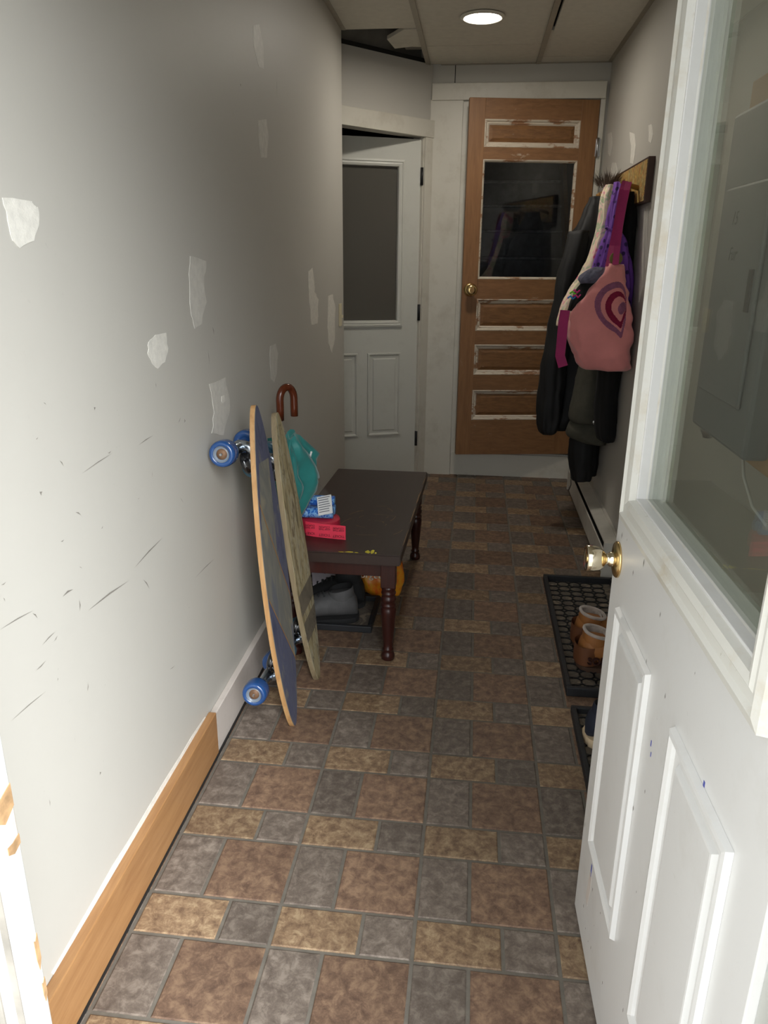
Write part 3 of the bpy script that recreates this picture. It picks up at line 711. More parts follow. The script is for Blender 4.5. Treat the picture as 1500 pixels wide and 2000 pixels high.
# longboard (blue)
Mb, Lb = plane_board((-1.41, 2.60, .0), (-1.745, 2.86, 3.25), (0, 1, 0), None, .03)
def hwb(t): return .395*max(.02, (math.sin(math.pi*min(1, max(0, t)))**.62)*(1-.10*t)+.03)
sk = thing('longboard_skateboard', (-1.5, 2.65, 0), 'worn blue longboard skateboard leaning on the wall with blue wheels', 'skateboard')
mk('deck', deck_mesh(Mb, Lb, hwb, -.045, .0), 'ply_edge', sk)
gt_ = mk('deck_top', deck_mesh(Mb, Lb, hwb, -.001, .004, .006), 'board_graphic', sk, label='worn blue and grey printed deck top')
def band(Mx, L, hw, t0, t1, f0, f1, z, n=20):
    bb = B(Mx); pa = None
    for i in range(n+1):
        t = t0+(t1-t0)*i/n; h = hw(t)-.008; lo, hi = max(-h, min(h, f0(t))), max(-h, min(h, f1(t)))
        cur = ((t*L, lo, z), (t*L, hi, z))
        if pa and (abs(hi-lo) > 1e-4 or abs(pa[1][1]-pa[0][1]) > 1e-4):
            try: bb.face([pa[0], pa[1], cur[1], cur[0]])
            except Exception: pass
        pa = cur
    return bb
arc1 = lambda t: -.42+.9*(1-(t-.14)/.32) if t > .0 else 0
l2_ = lambda t: .37-.74*((t-.15)/.31)
l1_ = lambda t: .38-.74*((t-.38)/.39)
mk('blue_print', band(Mb, Lb, hwb, .84, .997, lambda t: -1, lambda t: 1, .0055), 'board_blue', gt_)
mk('blue_print', band(Mb, Lb, hwb, .66, .84, lambda t: -1, lambda t: -.30+.9*max(0, t-.68), .0055), 'board_blue', gt_)
mk('blue_print', band(Mb, Lb, hwb, .003, .47, lambda t: -1, l2_, .0055), 'board_blue', gt_)
mk('blue_print', band(Mb, Lb, hwb, .38, .84, lambda t: max(l1_(t), .10+.3*(t-.6)), lambda t: 1, .0055), 'board_blue', gt_)
for s0, s1, c in ((.15, .46, l2_), (.38, .77, l1_)):
    mk('pinstripe', band(Mb, Lb, hwb, s0, s1, lambda t: c(t)-.008, lambda t: c(t)+.008, .007), 'orange_line', gt_)
truck(sk, Mb, 2.90, 1, .245, .122, .17, .43, 'wheel_blue')
truck(sk, Mb, .56, -1, .245, .122, .17, .43, 'wheel_blue')
# wheel hub prints on the near side
for ch in [o for o in C.objects if o.name.startswith('wheel') and o.parent and o.parent.parent == sk]: pass
# beige board
M2b, L2b = plane_board((-1.345, 3.52, .0), (-1.71, 3.47, 3.06), (0, 1, 0), None, .03)
def hw2(t): return .335*max(.05, (math.sin(math.pi*min(1, max(0, t)))**.55)*(.92-.0*t)+.05)
s2 = thing('beige_skateboard', (-1.4, 3.5, 0), 'weathered beige skateboard with cracked paint leaning behind the blue longboard', 'skateboard')
mk('deck', deck_mesh(M2b, L2b, hw2, -.05, .0), 'ply_edge_old', s2)
g2 = mk('deck_top', deck_mesh(M2b, L2b, hw2, -.001, .004, .006), 'board_beige', s2, label='flaking beige deck top')
mk('taupe_print', band(M2b, L2b, hw2, .30, .38, lambda t: -1, lambda t: 1, .0055), 'board_taupe', g2)
mk('taupe_print', band(M2b, L2b, hw2, .19, .27, lambda t: -1, lambda t: 1, .0055), 'board_taupe', g2)
bck = B(M2b)
for i in range(150):
    t = random.uniform(.1, .96); h = hw2(t)*.92; y = random.uniform(-h, h); l = random.uniform(.01, .05); w = random.uniform(.003, .008); sk_ = random.uniform(-.02, .02)
    bck.face([(t*L2b, y, .006), (t*L2b+l, y+sk_, .006), (t*L2b+l, y+sk_+w, .006), (t*L2b, y+w, .006)])
mk('cracks', bck, 'black_gap', g2, kind='stuff')
truck(s2, M2b, 2.62, 1, .24, .11, .15, .36, 'wheel_teal')
truck(s2, M2b, .52, -1, .24, .11, .15, .36, 'wheel_teal')

# ================================================================== UMBRELLA
um = thing('umbrella', (-2.0, 4.6, 0), 'furled teal umbrella with brown crook handle leaning behind the skateboards', 'umbrella')
ub0, ub1 = Vector((-2.01, 4.62, .02)), Vector((-1.845, 4.12, 2.96))
ua = (ub1-ub0).normalized()
mk('shaft', B().tube([ub0, ub1], .018, 10), 'steel', um)
hk = []
hx = Vector((.55, .84, 0)).normalized()
for k in range(15):
    a_ = math.pi*k/14; hk.append(ub1+Vector((0, 0, .10))+hx*(.105*(1-math.cos(a_)))+Vector((0, 0, .105*math.sin(a_)*1.3)))
mk('handle', B().tube([ub1-ua*.12, ub1]+hk+[hk[-1]-Vector((0, 0, .10)), hk[-1]-Vector((0, 0, .20))], .042, 14), 'handle_wood', um)
rings = []; nn_ = 64
for i in range(26):
    t = i/25; ax_c = ub0.lerp(ub1, .12+.76*t); r0 = .03+.07*t+.02*math.sin(t*9)
    ring = []
    for k in range(nn_):
        th = 2*math.pi*k/nn_
        fold = .5+.5*math.cos(7*th+t*5); r = r0*(.55+.6*fold)+.035*math.sin(11*th-9*t)*t
        d = Vector((math.cos(th), math.sin(th), 0))
        bul = max(0, d.dot(Vector((.93, .36, 0))))**2*(.30*math.exp(-((t-.78)/.15)**2)+.12*math.exp(-((t-.93)/.06)**2)+.10*math.exp(-((t-.52)/.14)**2))*(1+.28*math.sin(13*th+9*t)+.12*math.sin(23*th-14*t))
        p_ = ax_c+d*(r+bul); p_.z += (.05*fold if i == 25 else 0)
        p_.x = max(p_.x, XL+.015)
        ring.append(p_+mnoise.noise_vector(p_*5)*.05*(1 if p_.x > XL+.08 else 0)+Vector((0, 0, .02*math.sin(6*th+8*t))))
    rings.append(ring)
mk('canopy', B().loft(rings), 'teal_nylon', um)
for d_, l_ in ((Vector((.02, .0, 0)), .10), (Vector((.30, .12, -.22)), .07)):
    q = ub0.lerp(ub1, .88)+d_; mk('rib_tip', B().tube([q, q+Vector((.02, 0, l_))], .012, 6), 'black_gap' if d_.x < .1 else 'paper', um)

# ================================================================== THINGS ON THE BENCH
tk = thing('ticket_roll', (-1.45, 4.55, tz), 'roll of red raffle tickets with a loose strip on the bench', 'ticket roll')
rc = Vector((-1.52, 4.62, tz+.005))
mk('roll', B().lathe(rc, (0, 0, 1), [(.1, 0), (.235, 0), (.24, .015), (.238, .07), (.235, .135), (.23, .15), (.1, .15)], 36), 'ticket_dark', tk)
# strip standing on edge in front of the roll: arc leaving the roll towards +X
pth = []
for i in range(15):
    t = i/14; x = -1.66+.50*t; pth.append(Vector((x, 4.30+.02*math.sin(t*3.1)+.10*(1-t)**3, 0)))
stp = B()
stp.loft([[(p.x, p.y, tz+.004), (p.x, p.y, tz+.178), (p.x, p.y+.004, tz+.178), (p.x, p.y+.004, tz+.004)] for p in pth], True, True, False)
sp = mk('ticket_strip', stp, 'ticket_red', tk)
for cx in (-1.585, -1.415, -1.245):
    yy = min(p.y for p in pth if abs(p.x-cx) < .06)-.0035
    for s_, sz, zz in (('TICKET', .042, .045), ('KEEP THIS', .030, .118), ('COUPON', .030, .145)):
        Mx = Matrix(((-1, 0, 0, cx), (0, 0, -1, yy), (0, -1, 0, tz+zz), (0, 0, 0, 1)))
        text_part('print', s_, sz, Mx, 'print_dark', sp, .001)
    mk('perforation', B().box((cx+.083, yy-.001, tz+.006), (cx+.086, yy+.002, tz+.176)), 'ticket_dark', sp)
bl = thing('bag_roll_pack', (-1.62, 4.75, tz+.155), 'clear packet of blue printed bag rolls with a white label on the ticket roll', 'packet')
z0 = tz+.157
for i, (yy, zz) in enumerate(((4.60, z0+.068), (4.74, z0+.068), (4.70, z0+.185))):
    mk('blue_roll', B().lathe((-1.83, yy, zz), (1, .02, 0), [(.02, 0), (.06, .002), (.068, .01), (.068, .16), (.064, .165), (.064, .175), (.068, .18), (.068, .46), (.06, .47), (.02, .472)], 22), 'blue_print', bl)
Ml = Matrix.Translation((-1.45, 4.545, z0+.185)) @ Matrix.Rotation(math.radians(-14), 4, 'Y') @ Matrix.Rotation(math.radians(52), 4, 'X')
lbp = mk('paper_label', B(Ml).box((-.09, -.12, 0), (.09, .12, .003)), 'paper', bl, label='white printed paper label')
bl_ = B(Ml)
for i in range(7): bl_.box((-.075, .095-i*.03, .0025), (-.075+random.uniform(.09, .15), .105-i*.03, .0045))
mk('print_lines', bl_, 'print_grey', lbp)
fl = B(); top_ = Vector((-1.78, 5.05, z0+.42))
fl.face([(-1.84, 4.86, z0+.25), (-1.42, 4.82, z0+.22), top_+Vector((.04, 0, 0)), top_-Vector((.05, 0, 0))])
fl.face([(-1.84, 4.53, z0+.14), (-1.40, 4.54, z0+.14), (-1.42, 4.82, z0+.22), (-1.84, 4.86, z0+.25)])
mk('clear_wrap', fl, 'clear_plastic', bl)

# ================================================================== SHOES
def ell(cx, cy, z, rx, ry, n=28, e=2.3, rot=0):
    out = []
    for k in range(n):
        t = 2*math.pi*k/n; c, s_ = math.cos(t), math.sin(t)
        x = math.copysign(abs(c)**(2/e), c)*rx; y = math.copysign(abs(s_)**(2/e), s_)*ry
        out.append(Vector((cx+x, cy+y, z)))
    return out
def shoe(name, loc, ang, L, W, Hs, m_up, m_sole, m_in, label, shaft=.0, group=None, laces=True, sole_h=.07, m_collar=None):
    """local: x from heel (0) to toe (L)"""
    t_ = thing(name, loc, label, 'shoe', group)
    Mx = Matrix.Translation(Vector(loc)) @ Matrix.Rotation(ang, 4, 'Z')
    def sec(x, w, h, z0, n=20):
        return [Vector((x, w*math.copysign(abs(math.cos(a))**.8, math.cos(a)), z0+h*(.5+.5*math.sin(a))**.85 if math.sin(a) > -1 else z0)) for a in [2*math.pi*k/n for k in range(n)]]
    prof = [(0.0, .18, .35), (.015, .42, .58), (.05, .62, .76), (.12, .76, .88), (.25, .82, .86), (.40, .80, .80), (.52, .86, .74), (.64, .96, .58), (.78, 1.0, .44), (.90, .86, .34), (.97, .58, .24), (1.0, .25, .12)]
    bb = B(Mx); bb.loft([sec(x*L, w*W/2, h*Hs, sole_h*.8) for x, w, h in prof])
    upm = mk('upper', bb, m_up, t_)
    so = B(Mx); pts = [(x*L*1.03-.015*L, w*W/2*1.06+.006) for x, w, h in prof]
    po = [(x, y, 0) for x, y in pts]+[(x, -y, 0) for x, y in pts[::-1]]
    so.prism(po, (0, 0, sole_h)); mk('sole', so, m_sole, t_)
    # collar: open shaft wall
    co = B(Mx); cx = .235*L; h0 = Hs*.55; h1 = Hs*.97+shaft; rx, ry = .19*L, .39*W
    rr = []
    for z, k in ((h0, .98), ((h0+h1)/2, .97), (h1, .90), (h1+.014, .85), (h1, .79), (h0+.12*Hs, .72)):
        rr.append([p+Vector((0, 0, -.10*Hs*((p.x-cx)/rx) if z > h0 else 0)) for p in ell(cx, 0, z+sole_h*.5, rx*k, ry*k)])
    co.loft(rr[:4], False); mk('collar', co, m_collar or m_up, t_)
    ci = B(Mx); ci.loft(rr[3:]+[ell(cx, 0, h0+.1*Hs, .02, .02)], False); mk('lining', ci, m_in, t_)
    if laces:
        for i in range(4):
            x = (.46+.07*i)*L; zt = sole_h*.8+Hs*(.80-.06*i*1.4)
            mk('lace', B(Mx).tube([(x, -.2*W, zt-.06*Hs), (x+.02, 0, zt+.015), (x, .2*W, zt-.06*Hs)], .011, 6), 'lace', t_)
    return t_, Mx

# boot tray + shoes under the bench
def tray(name, x0, x1, y0, y1, h, label, tex=True):
    t_ = thing(name, ((x0+x1)/2, (y0+y1)/2, .009), label, 'boot tray')
    mk('pan', B().box((x0+.03, y0+.03, .010), (x1-.03, y1-.03, .03)), 'tray_pan', t_)
    r_ = B(); w = .055
    for lo, hi in (((x0, y0), (x1, y0+w)), ((x0, y1-w), (x1, y1)), ((x0, y0+w), (x0+w, y1-w)), ((x1-w, y0+w), (x1, y1-w))):
        r_.box((*lo, .010), (*hi, h), .012)
    mk('rim', r_, 'black_rubber', t_)
    if tex:
        rb = B()
        for i in range(int((x1-x0-.1)/.16)+1):
            for j in range(int((y1-y0-.1)/.16)+1):
                cx, cy = x0+.12+i*.16, y0+.12+j*.16
                if cx > x1-.1 or cy > y1-.1: continue
                pts = [Vector((cx+.085*math.cos(a), cy+.085*math.sin(a), .032)) for a in [2*math.pi*k/12 for k in range(13)]]
                for a_, c_ in zip(pts, pts[1:]):
                    d = (c_-a_).normalized(); n_ = Vector((-d.y, d.x, 0))*.007
                    rb.prism([a_-n_, c_-n_, c_+n_, a_+n_], (0, 0, .012))
        mk('ring_relief', rb, 'black_rubber', t_, kind='stuff')
    return t_
tray('boot_tray', -1.95, -.90, 4.66, 5.62, .10, 'small black rubber boot tray under the bench', False)
shoe('hiking_shoe', (-1.13, 5.05, .03), math.radians(192), .95, .42, .40, 'shoe_grey', 'shoe_dark', 'shoe_dark', 'grey lace-up shoe on the boot tray under the bench', group=None)
shoe('hiking_shoe', (-1.10, 5.45, .03), math.radians(178), .95, .40, .40, 'shoe_dark', 'shoe_dark', 'shoe_dark', 'dark grey ankle boot behind the grey lace-up shoe', shaft=.16)
fb = B(); c_ = [onz(616, 1115, .62), onz(658, 1110, .62)]
fq = [ony(608, 1110, 5.75), ony(659, 1108, 5.75), ony(647, 1152, 5.30), ony(612, 1160, 5.30)]
fb.prism(fq, (0, .006, .012))
fly = mk('paper_flyer', fb, 'flyer', label='pale printed paper lying on the shoes under the bench', cat='paper')
def fp(a, c): return fq[0].lerp(fq[1], a).lerp(fq[3].lerp(fq[2], a), c)+Vector((0, -.002, .002))
for a_, c_ in ((.25, .3), (.45, .25), (.3, .6)):
    mk('print', B().prism([fp(a_, c_), fp(a_+.12, c_-.02), fp(a_+.08, c_+.22), fp(a_-.02, c_+.2)], (0, -.002, .003)), 'flyer_ink', fly)
# orange bag
ob = thing('orange_bag', (-.95, 6.0, .01), 'orange printed plastic bag with white lettering behind the bench leg', 'bag')
OB_THING = ob
# right-hand trays, boots and shoe
tray('boot_tray', 1.41, 2.42, 3.50, 6.66, .12, 'long black rubber boot tray with ring pattern holding tan boots')
tray('boot_tray', 1.42, 2.40, .95, 3.20, .10, 'black rubber boot tray behind the entrance door holding a navy shoe')
for k, (yy, lab) in enumerate(((4.28, 'tan ankle boot with fleece lining, lettered side towards the entrance'), (4.78, 'tan ankle boot with fleece lining, farther from the entrance'))):
    t_, Mx = shoe('ankle_boot', (1.60+.02*k, yy-.10, .034), math.radians(4), .78, .43, .41, 'boot_tan', 'sole_brown', 'fleece', lab, group=None, laces=False, sole_h=.06)
    zc_ = .40*.97+.05; mk('fleece_rim', B(Mx).tube([(p.x, p.y, zc_-.04*(p.x-.17)/.18) for p in ell(.20, 0, 0, .145, .150, 24)+[ell(.20, 0, 0, .145, .150, 24)[0]]], .02, 8), 'fleece', t_)
    mk('heel_counter', B(Mx).loft([ell(.10, 0, z, .135*kk, .172*kk, 24) for z, kk in ((.07, 1.02), (.16, 1.06), (.30, 1.02))], False), 'boot_dark', t_)
    if k == 0:
        M2 = Mx @ Matrix(((1, 0, 0, .30), (0, 0, 1, -.185), (0, 1, 0, .20), (0, 0, 0, 1))); M2 = Mx @ Matrix.Translation((.24, -.200, .15)) @ Matrix.Rotation(math.radians(90), 4, 'X')
        text_part('lettering', 'SOREL', .115, M2, 'boot_print', t_, .02)
shoe('sneaker', (1.50, 2.66, .034), math.radians(12), .92, .38, .34, 'navy', 'sole_cream', 'shoe_dark', 'navy sneaker with cream sole on the boot tray', sole_h=.09)

# ================================================================== COAT RACK AND CLOTHES
rk = thing('coat_rack', (XR-.05, 9.0, 5.29), 'wooden coat rack board with autumn leaf print and pegs', 'coat rack')
mk('board', B().box((XR-.09, 7.49, 5.29), (XR, 10.5, 5.86), .006), 'frame_brown', rk)
mk('leaf_panel', B().box((XR-.094, 7.53, 5.31), (XR-.088, 10.46, 5.83)), 'leaf_print', rk)
for y in (7.95, 8.55, 9.15, 9.75, 10.25):
    mk('peg', B().tube([(XR-.09, y, 5.50), (XR-.30, y, 5.56), (XR-.33, y, 5.60)], [.035, .032, .04], 12), 'peg_gold', rk)

def cr(a, b_, c, d, t):
    return tuple(.5*((2*q)+(r-p)*t+(2*p-5*q+4*r-s_)*t*t+(-p+3*q-3*r+s_)*t**3) for p, q, r, s_ in zip(a, b_, c, d))
def cloth(name, keys, m, parent=None, per=6, n=56, folds=7, amp=.06, ph=0, e=2.2, noise_amp=.03, thick=None, **kw):
    """keys: (ypx, xl, xr, Y, depth half-thickness)"""
    K = []
    for y, xl, xr, Y, d in keys:
        a, c = ony(xl, y, Y), ony(xr, y, Y)
        xr_ = min(c.x, XR-.012)
        K.append(((a.x+xr_)/2, Y, (a.z+c.z)/2, max((xr_-a.x)/2, .01), d))
    rows = []
    for i in range(len(K)-1):
        p0, p1, p2, p3 = K[max(i-1, 0)], K[i], K[i+1], K[min(i+2, len(K)-1)]
        for s_ in range(per): rows.append(cr(p0, p1, p2, p3, s_/per))
    rows.append(K[-1]); rings = []
    H = len(rows)
    for i, (cx, cy, z, rx, ry) in enumerate(rows):
        ring = []
        for k in range(n):
            t = 2*math.pi*k/n; c, s_ = math.cos(t), math.sin(t)
            f = 1+amp*math.sin(folds*t+ph+i*.12)+amp*.5*math.sin((folds*2+1)*t-i*.2+ph*2)
            x = math.copysign(abs(c)**(2/e), c)*rx*f; y_ = math.copysign(abs(s_)**(2/e), s_)*ry*f
            p = Vector((cx+x, cy+y_, z)); q = mnoise.noise_vector(p*2.3+Vector((ph, 0, 0)))*noise_amp
            q2 = mnoise.noise_vector(Vector((p.x*7, p.y*7, p.z*9))+Vector((0, ph, 3)))*noise_amp*.45
            p = p+Vector((q.x, q.y, q.z*.6))+Vector((q2.x, q2.y, q2.z*.5)); p.x = min(p.x, XR-.012); ring.append(p)
        rings.append(ring)
    bb = B().loft(rings)
    return mk(name, bb, m, parent, **kw)

OB_KEYS = [(1082, 692, 772, 6.0, .10), (1096, 678, 782, 5.98, .17), (1112, 672, 785, 5.96, .20), (1136, 690, 783, 5.94, .21), (1154, 716, 779, 5.93, .18), (1164, 736, 770, 5.92, .10)]
cloth('body', OB_KEYS, 'orange_print', OB_THING, folds=7, amp=.04, ph=.3, noise_amp=.04)
q_ = ony(722, 1123, 5.60)
text_part('lettering', 'forget', .135, Matrix(((1, 0, 0, q_.x), (0, .35, -.94, q_.y), (0, .94, .35, q_.z), (0, 0, 0, 1))), 'bag_white', OB_THING, .03)
# black puffy coat at the far peg
bcx = thing('black_coat', (1.9, 9.9, 1.5), 'black puffy hooded coat hanging farthest along the rack', 'coat')
cloth('body', [(385, 1150, 1185, 10.0, .12), (420, 1140, 1190, 9.95, .22), (470, 1112, 1200, 9.9, .34), (540, 1096, 1205, 9.85, .40), (620, 1084, 1205, 9.8, .42), (720, 1066, 1200, 9.75, .44), (800, 1062, 1160, 9.7, .40), (835, 1066, 1115, 9.65, .32)], 'black_cloth', bcx, folds=6, amp=.05, ph=1, noise_amp=.06)
cloth('sleeve', [(450, 1112, 1150, 9.55, .14), (520, 1095, 1135, 9.45, .18), (600, 1078, 1120, 9.35, .19), (700, 1060, 1108, 9.25, .20), (780, 1051, 1100, 9.2, .20), (835, 1052, 1092, 9.2, .17), (847, 1058, 1082, 9.2, .11)], 'black_cloth', bcx, folds=5, amp=.06, ph=2.2, noise_amp=.04)
fu = B(); rf = random.Random(3)
fc = ony(1202, 354, 8.85)
for i in range(420):
    th = rf.uniform(0, math.pi); ps = rf.uniform(0, math.pi*2); r_ = .10
    base = fc-Vector((.12, 0, 0))+Vector((math.cos(ps)*r_*1.4, math.sin(ps)*r_*2.2, -.05+rf.uniform(-.03, .05)))
    d = Vector((math.cos(ps), math.sin(ps)*.8, rf.uniform(.4, 1.6))).normalized()*rf.uniform(.12, .22); w = Vector((d.y, -d.x, 0)).normalized()*.006
    tip_ = base+d; tip_.x = min(tip_.x, XR-.1)
    fu.face([base-w, base+w, tip_])
fo = mk('fur_collar', fu, 'fur', bcx, kind='stuff', label='brown-grey fur hood trim')
# black jacket and trousers nearest the wall
bj2 = thing('black_jacket', (2.3, 8.4, 1.6), 'flat black jacket hanging against the wall behind the tote bag', 'jacket')
cloth('body', [(375, 1212, 1240, 8.35, .14), (430, 1200, 1246, 8.35, .26), (520, 1190, 1246, 8.35, .34), (640, 1180, 1244, 8.35, .36), (740, 1166, 1240, 8.35, .36), (830, 1160, 1236, 8.3, .34), (858, 1168, 1232, 8.3, .28)], 'black_wool', bj2, folds=5, amp=.04, ph=.4)
gj = thing('olive_jacket', (2.2, 8.9, 1.5), 'dark olive jacket with a zip hanging below the tote bag', 'jacket')
cloth('body', [(430, 1170, 1215, 9.0, .16), (560, 1150, 1210, 9.0, .28), (690, 1136, 1192, 8.95, .28), (760, 1122, 1186, 8.9, .28), (812, 1110, 1184, 8.85, .27), (824, 1114, 1186, 8.85, .25)], 'green_cloth', gj, folds=4, amp=.04, ph=.8)
cloth('hem', [(818, 1114, 1180, 8.95, .22), (835, 1107, 1196, 8.9, .30), (850, 1108, 1206, 8.9, .31), (862, 1128, 1212, 8.85, .26), (868, 1150, 1210, 8.85, .18)], 'green_cloth', gj, folds=3, amp=.05, ph=2.0)
za, zb2 = ony(1172, 722, 8.58), ony(1160, 822, 8.50)
mk('zip', B().tube([za, (za+zb2)/2+Vector((.01, 0, 0)), zb2], .014, 6), 'zip', gj)
mk('zip_pull', B().lathe(zb2, (0, -.2, -1), [(.01, 0), (.022, .01), (.022, .03), (.01, .06)], 10), 'steel', gj)
tr2 = thing('black_trousers', (2.2, 9.3, .8), 'black trouser legs hanging lowest, just above the heater', 'trousers')
cloth('leg', [(700, 1130, 1168, 9.25, .14), (800, 1122, 1170, 9.25, .17), (870, 1113, 1162, 9.2, .18), (915, 1113, 1160, 9.2, .18), (937, 1116, 1154, 9.2, .16)], 'black_cloth', tr2, folds=4, amp=.05, ph=.2)
cloth('leg', [(700, 1150, 1185, 9.45, .12), (800, 1148, 1184, 9.45, .15), (870, 1148, 1181, 9.45, .16), (926, 1150, 1180, 9.45, .15)], 'black_cloth', tr2, folds=4, amp=.05, ph=1.2)
q = ony(1115, 936, 9.1); mk('drawstring', B().tube([q, q+Vector((.01, 0, -.10)), q+Vector((-.02, 0, -.20))], .008, 5), 'zip', tr2)
# tie-dye garment
td = thing('tie_dye_garment', (2.0, 8.6, 3.5), 'pastel tie-dye garment hanging in a long fold between black coat and purple garment', 'garment')
cloth('body', [(360, 1182, 1206, 8.62, .10), (385, 1174, 1206, 8.58, .15), (450, 1164, 1200, 8.5, .20), (520, 1144, 1192, 8.4, .22), (570, 1112, 1180, 8.3, .22), (610, 1092, 1150, 8.2, .20), (636, 1084, 1124, 8.15, .13)], 'tie_dye', td, folds=6, amp=.07, ph=.5)
# purple garment
pu = thing('purple_garment', (2.25, 8.1, 3.2), 'purple polka-dot garment gathered at the waist hanging on a peg', 'garment')
cloth('upper', [(356, 1202, 1222, 8.2, .10), (385, 1197, 1222, 8.15, .14), (420, 1188, 1216, 8.1, .16), (448, 1184, 1206, 8.05, .13)], 'purple_dots', pu, folds=7, amp=.08, ph=.3)
cloth('skirt', [(446, 1184, 1208, 8.05, .12), (470, 1176, 1224, 8.05, .20), (520, 1160, 1232, 8.05, .24), (580, 1150, 1236, 8.05, .26), (650, 1160, 1237, 8.0, .24)], 'purple_dots', pu, folds=9, amp=.10, ph=1.3)
mk('waist_tie', B().tube([ony(x, y, 7.86) for x, y in ((1183, 444), (1194, 450), (1206, 446), (1216, 462))], .022, 8), 'purple_dots', pu)
# pink tote bag
tt = thing('tote_bag', (2.0, 7.6, 3.0), 'stuffed pink tote bag with concentric heart applique and magenta straps', 'bag')
keys = [(514, 1186, 1219, 7.62, .07), (528, 1178, 1221, 7.6, .14), (570, 1148, 1223, 7.58, .22), (606, 1114, 1226, 7.56, .28), (640, 1108, 1228, 7.55, .32), (680, 1112, 1231, 7.55, .34), (704, 1120, 1232, 7.56, .32), (714, 1130, 1231, 7.57, .29), (719, 1142, 1224, 7.58, .24)]
body = cloth('body', keys, 'tote_pink', tt, folds=5, amp=.025, ph=.2, e=3.2, noise_amp=.075, per=8, n=72)
off = Vector(body['_loc']); me = body.data
tree = BVHTree.FromPolygons([v.co/S+off for v in me.vertices], [p.vertices[:] for p in me.polygons])
def on_bag(x, y, lift):
    d = ray(x, y).normalized(); h = tree.ray_cast(CAM, d)
    if h[0] is None: return None
    return h[0]-d*lift
def heart_band(outer, inner, m, lift, nx=60):
    def inside(x, y, poly):
        r = False; j = len(poly)-1
        for i in range(len(poly)):
            (xi, yi), (xj, yj) = poly[i], poly[j]
            if (yi > y) != (yj > y) and x < (xj-xi)*(y-yi)/(yj-yi)+xi: r = not r
            j = i
        return r
    xs = [p[0] for p in outer]; ys_ = [p[1] for p in outer]; st_ = 1.0; bb = B(); vc = {}
    def vert(i, j):
        if (i, j) not in vc:
            p = on_bag(min(xs)+i*st_, min(ys_)+j*st_, lift); vc[(i, j)] = bb.v(p) if p else None
        return vc[(i, j)]
    for i in range(int((max(xs)-min(xs))/st_)+1):
        for j in range(int((max(ys_)-min(ys_))/st_)+1):
            x, y = min(xs)+(i+.5)*st_, min(ys_)+(j+.5)*st_
            if inside(x, y, outer) and not (inner and inside(x, y, inner)):
                q = [vert(i, j), vert(i+1, j), vert(i+1, j+1), vert(i, j+1)]
                if all(q): bb.bm.faces.new(q).smooth = True
    return mk('heart_applique', bb, m, tt)
def smooth_poly(pts, k=6):
    out = []; n = len(pts)
    for i in range(n):
        for s_ in range(k): out.append(cr(pts[i-1], pts[i], pts[(i+1) % n], pts[(i+2) % n], s_/k))
    return out
h_out = smooth_poly([(1200, 551), (1180, 560), (1164, 580), (1162, 602), (1170, 622), (1186, 640), (1202, 650), (1213, 660), (1219, 640), (1222, 625), (1223, 600), (1222, 570), (1214, 553)])
h_in = smooth_poly([(1202, 563), (1184, 572), (1174, 590), (1174, 606), (1182, 622), (1196, 634), (1208, 644), (1213, 648), (1217, 630), (1221, 612), (1222, 590), (1219, 572), (1212, 563)])
r_out = smooth_poly([(1206, 569), (1192, 576), (1183, 592), (1184, 610), (1194, 626), (1206, 636), (1213, 641), (1217, 628), (1222, 616), (1223, 592), (1217, 574)])
r_in = smooth_poly([(1210, 579), (1200, 585), (1194, 597), (1196, 609), (1204, 620), (1212, 628), (1217, 616), (1222, 602), (1220, 586)])
c_in = smooth_poly([(1216, 590), (1209, 597), (1207, 606), (1211, 614), (1217, 612), (1222, 602), (1221, 592)])
heart_band(h_out, h_in, 'heart_mauve', .008); heart_band(r_out, r_in, 'heart_red', .008); heart_band(c_in, None, 'heart_mauve', .008)
for ln in ([(1122, 702), (1150, 706), (1180, 706), (1205, 703), (1228, 697)],):
    pts_ = [on_bag(x, y, .002) for x, y in ln]
    if all(pts_): mk('seam', B().tube(pts_, .007, 6), 'seam_pink', tt)
def strap(name, pts, w, m, parent, up_=Vector((.5, -.3, 0))):
    bb = B(); rr = []
    for i, p in enumerate(pts):
        d = (pts[min(i+1, len(pts)-1)]-pts[max(i-1, 0)]).normalized(); s_ = d.cross(Vector((-.35, -.93, 0))).normalized()*w/2; n_ = d.cross(s_).normalized()*.008
        rr.append([p-s_-n_, p+s_-n_, p+s_+n_, p-s_+n_])
    bb.loft(rr, True, True, False); return mk(name, bb, m, parent)
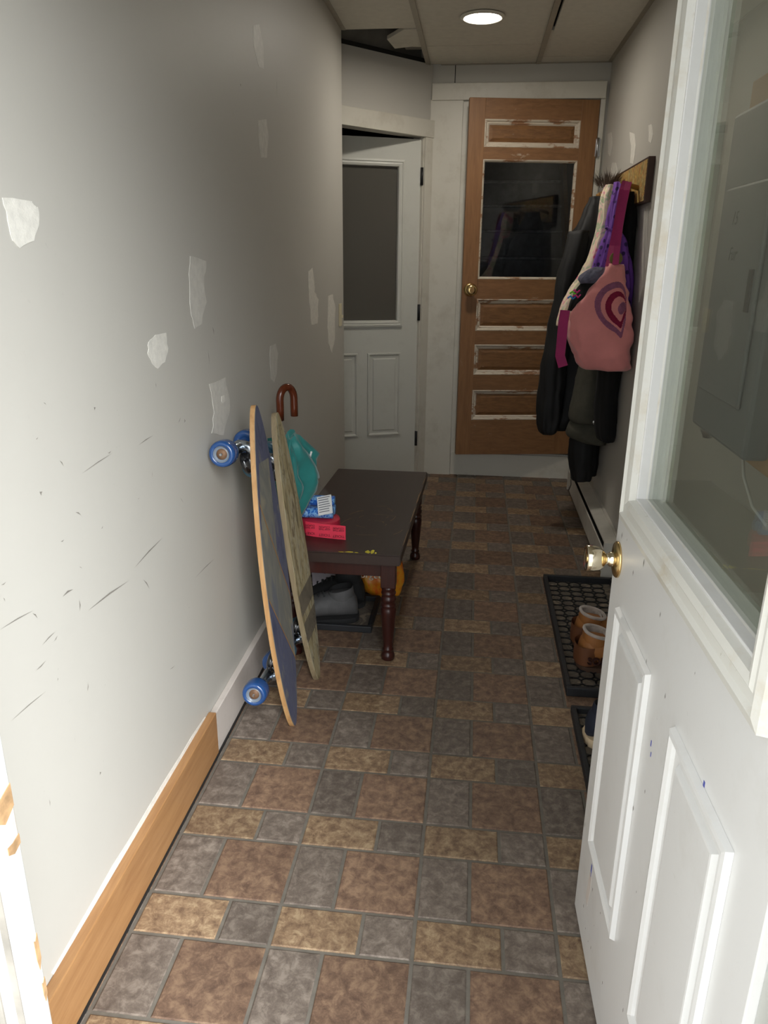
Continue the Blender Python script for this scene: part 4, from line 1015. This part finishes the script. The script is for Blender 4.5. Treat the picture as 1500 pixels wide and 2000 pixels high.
strap('strap', [ony(x, y, Y) for x, y, Y in ((1228, 356, 7.80), (1224, 372, 7.74), (1218, 400, 7.70), (1211, 440, 7.66), (1206, 480, 7.60), (1202, 517, 7.50))], .085, 'magenta', tt)
strap('strap', [ony(x, y, Y) for x, y, Y in ((1222, 354, 7.88), (1216, 370, 7.84), (1211, 400, 7.80), (1204, 440, 7.76), (1196, 480, 7.70), (1188, 520, 7.56))], .085, 'magenta', tt)
strap('loose_strap', [ony(x, y, Y) for x, y, Y in ((1104, 606, 7.45), (1100, 630, 7.42), (1097, 665, 7.42), (1094, 695, 7.42), (1100, 716, 7.40))], .14, 'magenta', tt)
mk('strap_patch', B().lathe(ony(1203, 505, 7.58), (0, -1, .2), [(.09, 0), (.09, .015), (.08, .02)], 20), 'olive', tt)
# knitted things stuffed in the tote
kn1 = cloth('knit_hat', [(535, 1150, 1180, 7.80, .10), (548, 1136, 1182, 7.74, .17), (565, 1124, 1172, 7.70, .20), (590, 1112, 1146, 7.66, .18), (606, 1106, 1126, 7.64, .10)], 'black_wool', None, folds=5, amp=.05, ph=.7, label='black knitted hat with neon stripes stuffed in the tote bag', cat='hat')
for k, (x, y, m_) in enumerate(((1120, 572, 'yarn_green'), (1126, 578, 'yarn_pink'), (1116, 581, 'yarn_blue'), (1124, 569, 'yarn_pink'))):
    p_ = ony(x, y, 7.50-.0*k); off = Vector(kn1['_loc'])
    mk('neon_yarn', B().tube([p_+Vector((-.05, 0, -.01)), p_+Vector((-.015, -.015, .02)), p_+Vector((.02, -.01, -.02)), p_+Vector((.06, 0, .015))], .014, 6), m_, kn1)
cloth('fuzzy_scarf', [(522, 1160, 1182, 7.72, .09), (532, 1140, 1184, 7.66, .14), (545, 1130, 1176, 7.62, .13), (554, 1134, 1160, 7.60, .07)], 'grey_fuzz', None, folds=8, amp=.06, ph=.1, noise_amp=.05, label='fuzzy grey scarf bunched in the top of the tote bag', cat='scarf')

for o in bpy.data.objects:
    if '_loc' in o.keys(): del o['_loc']
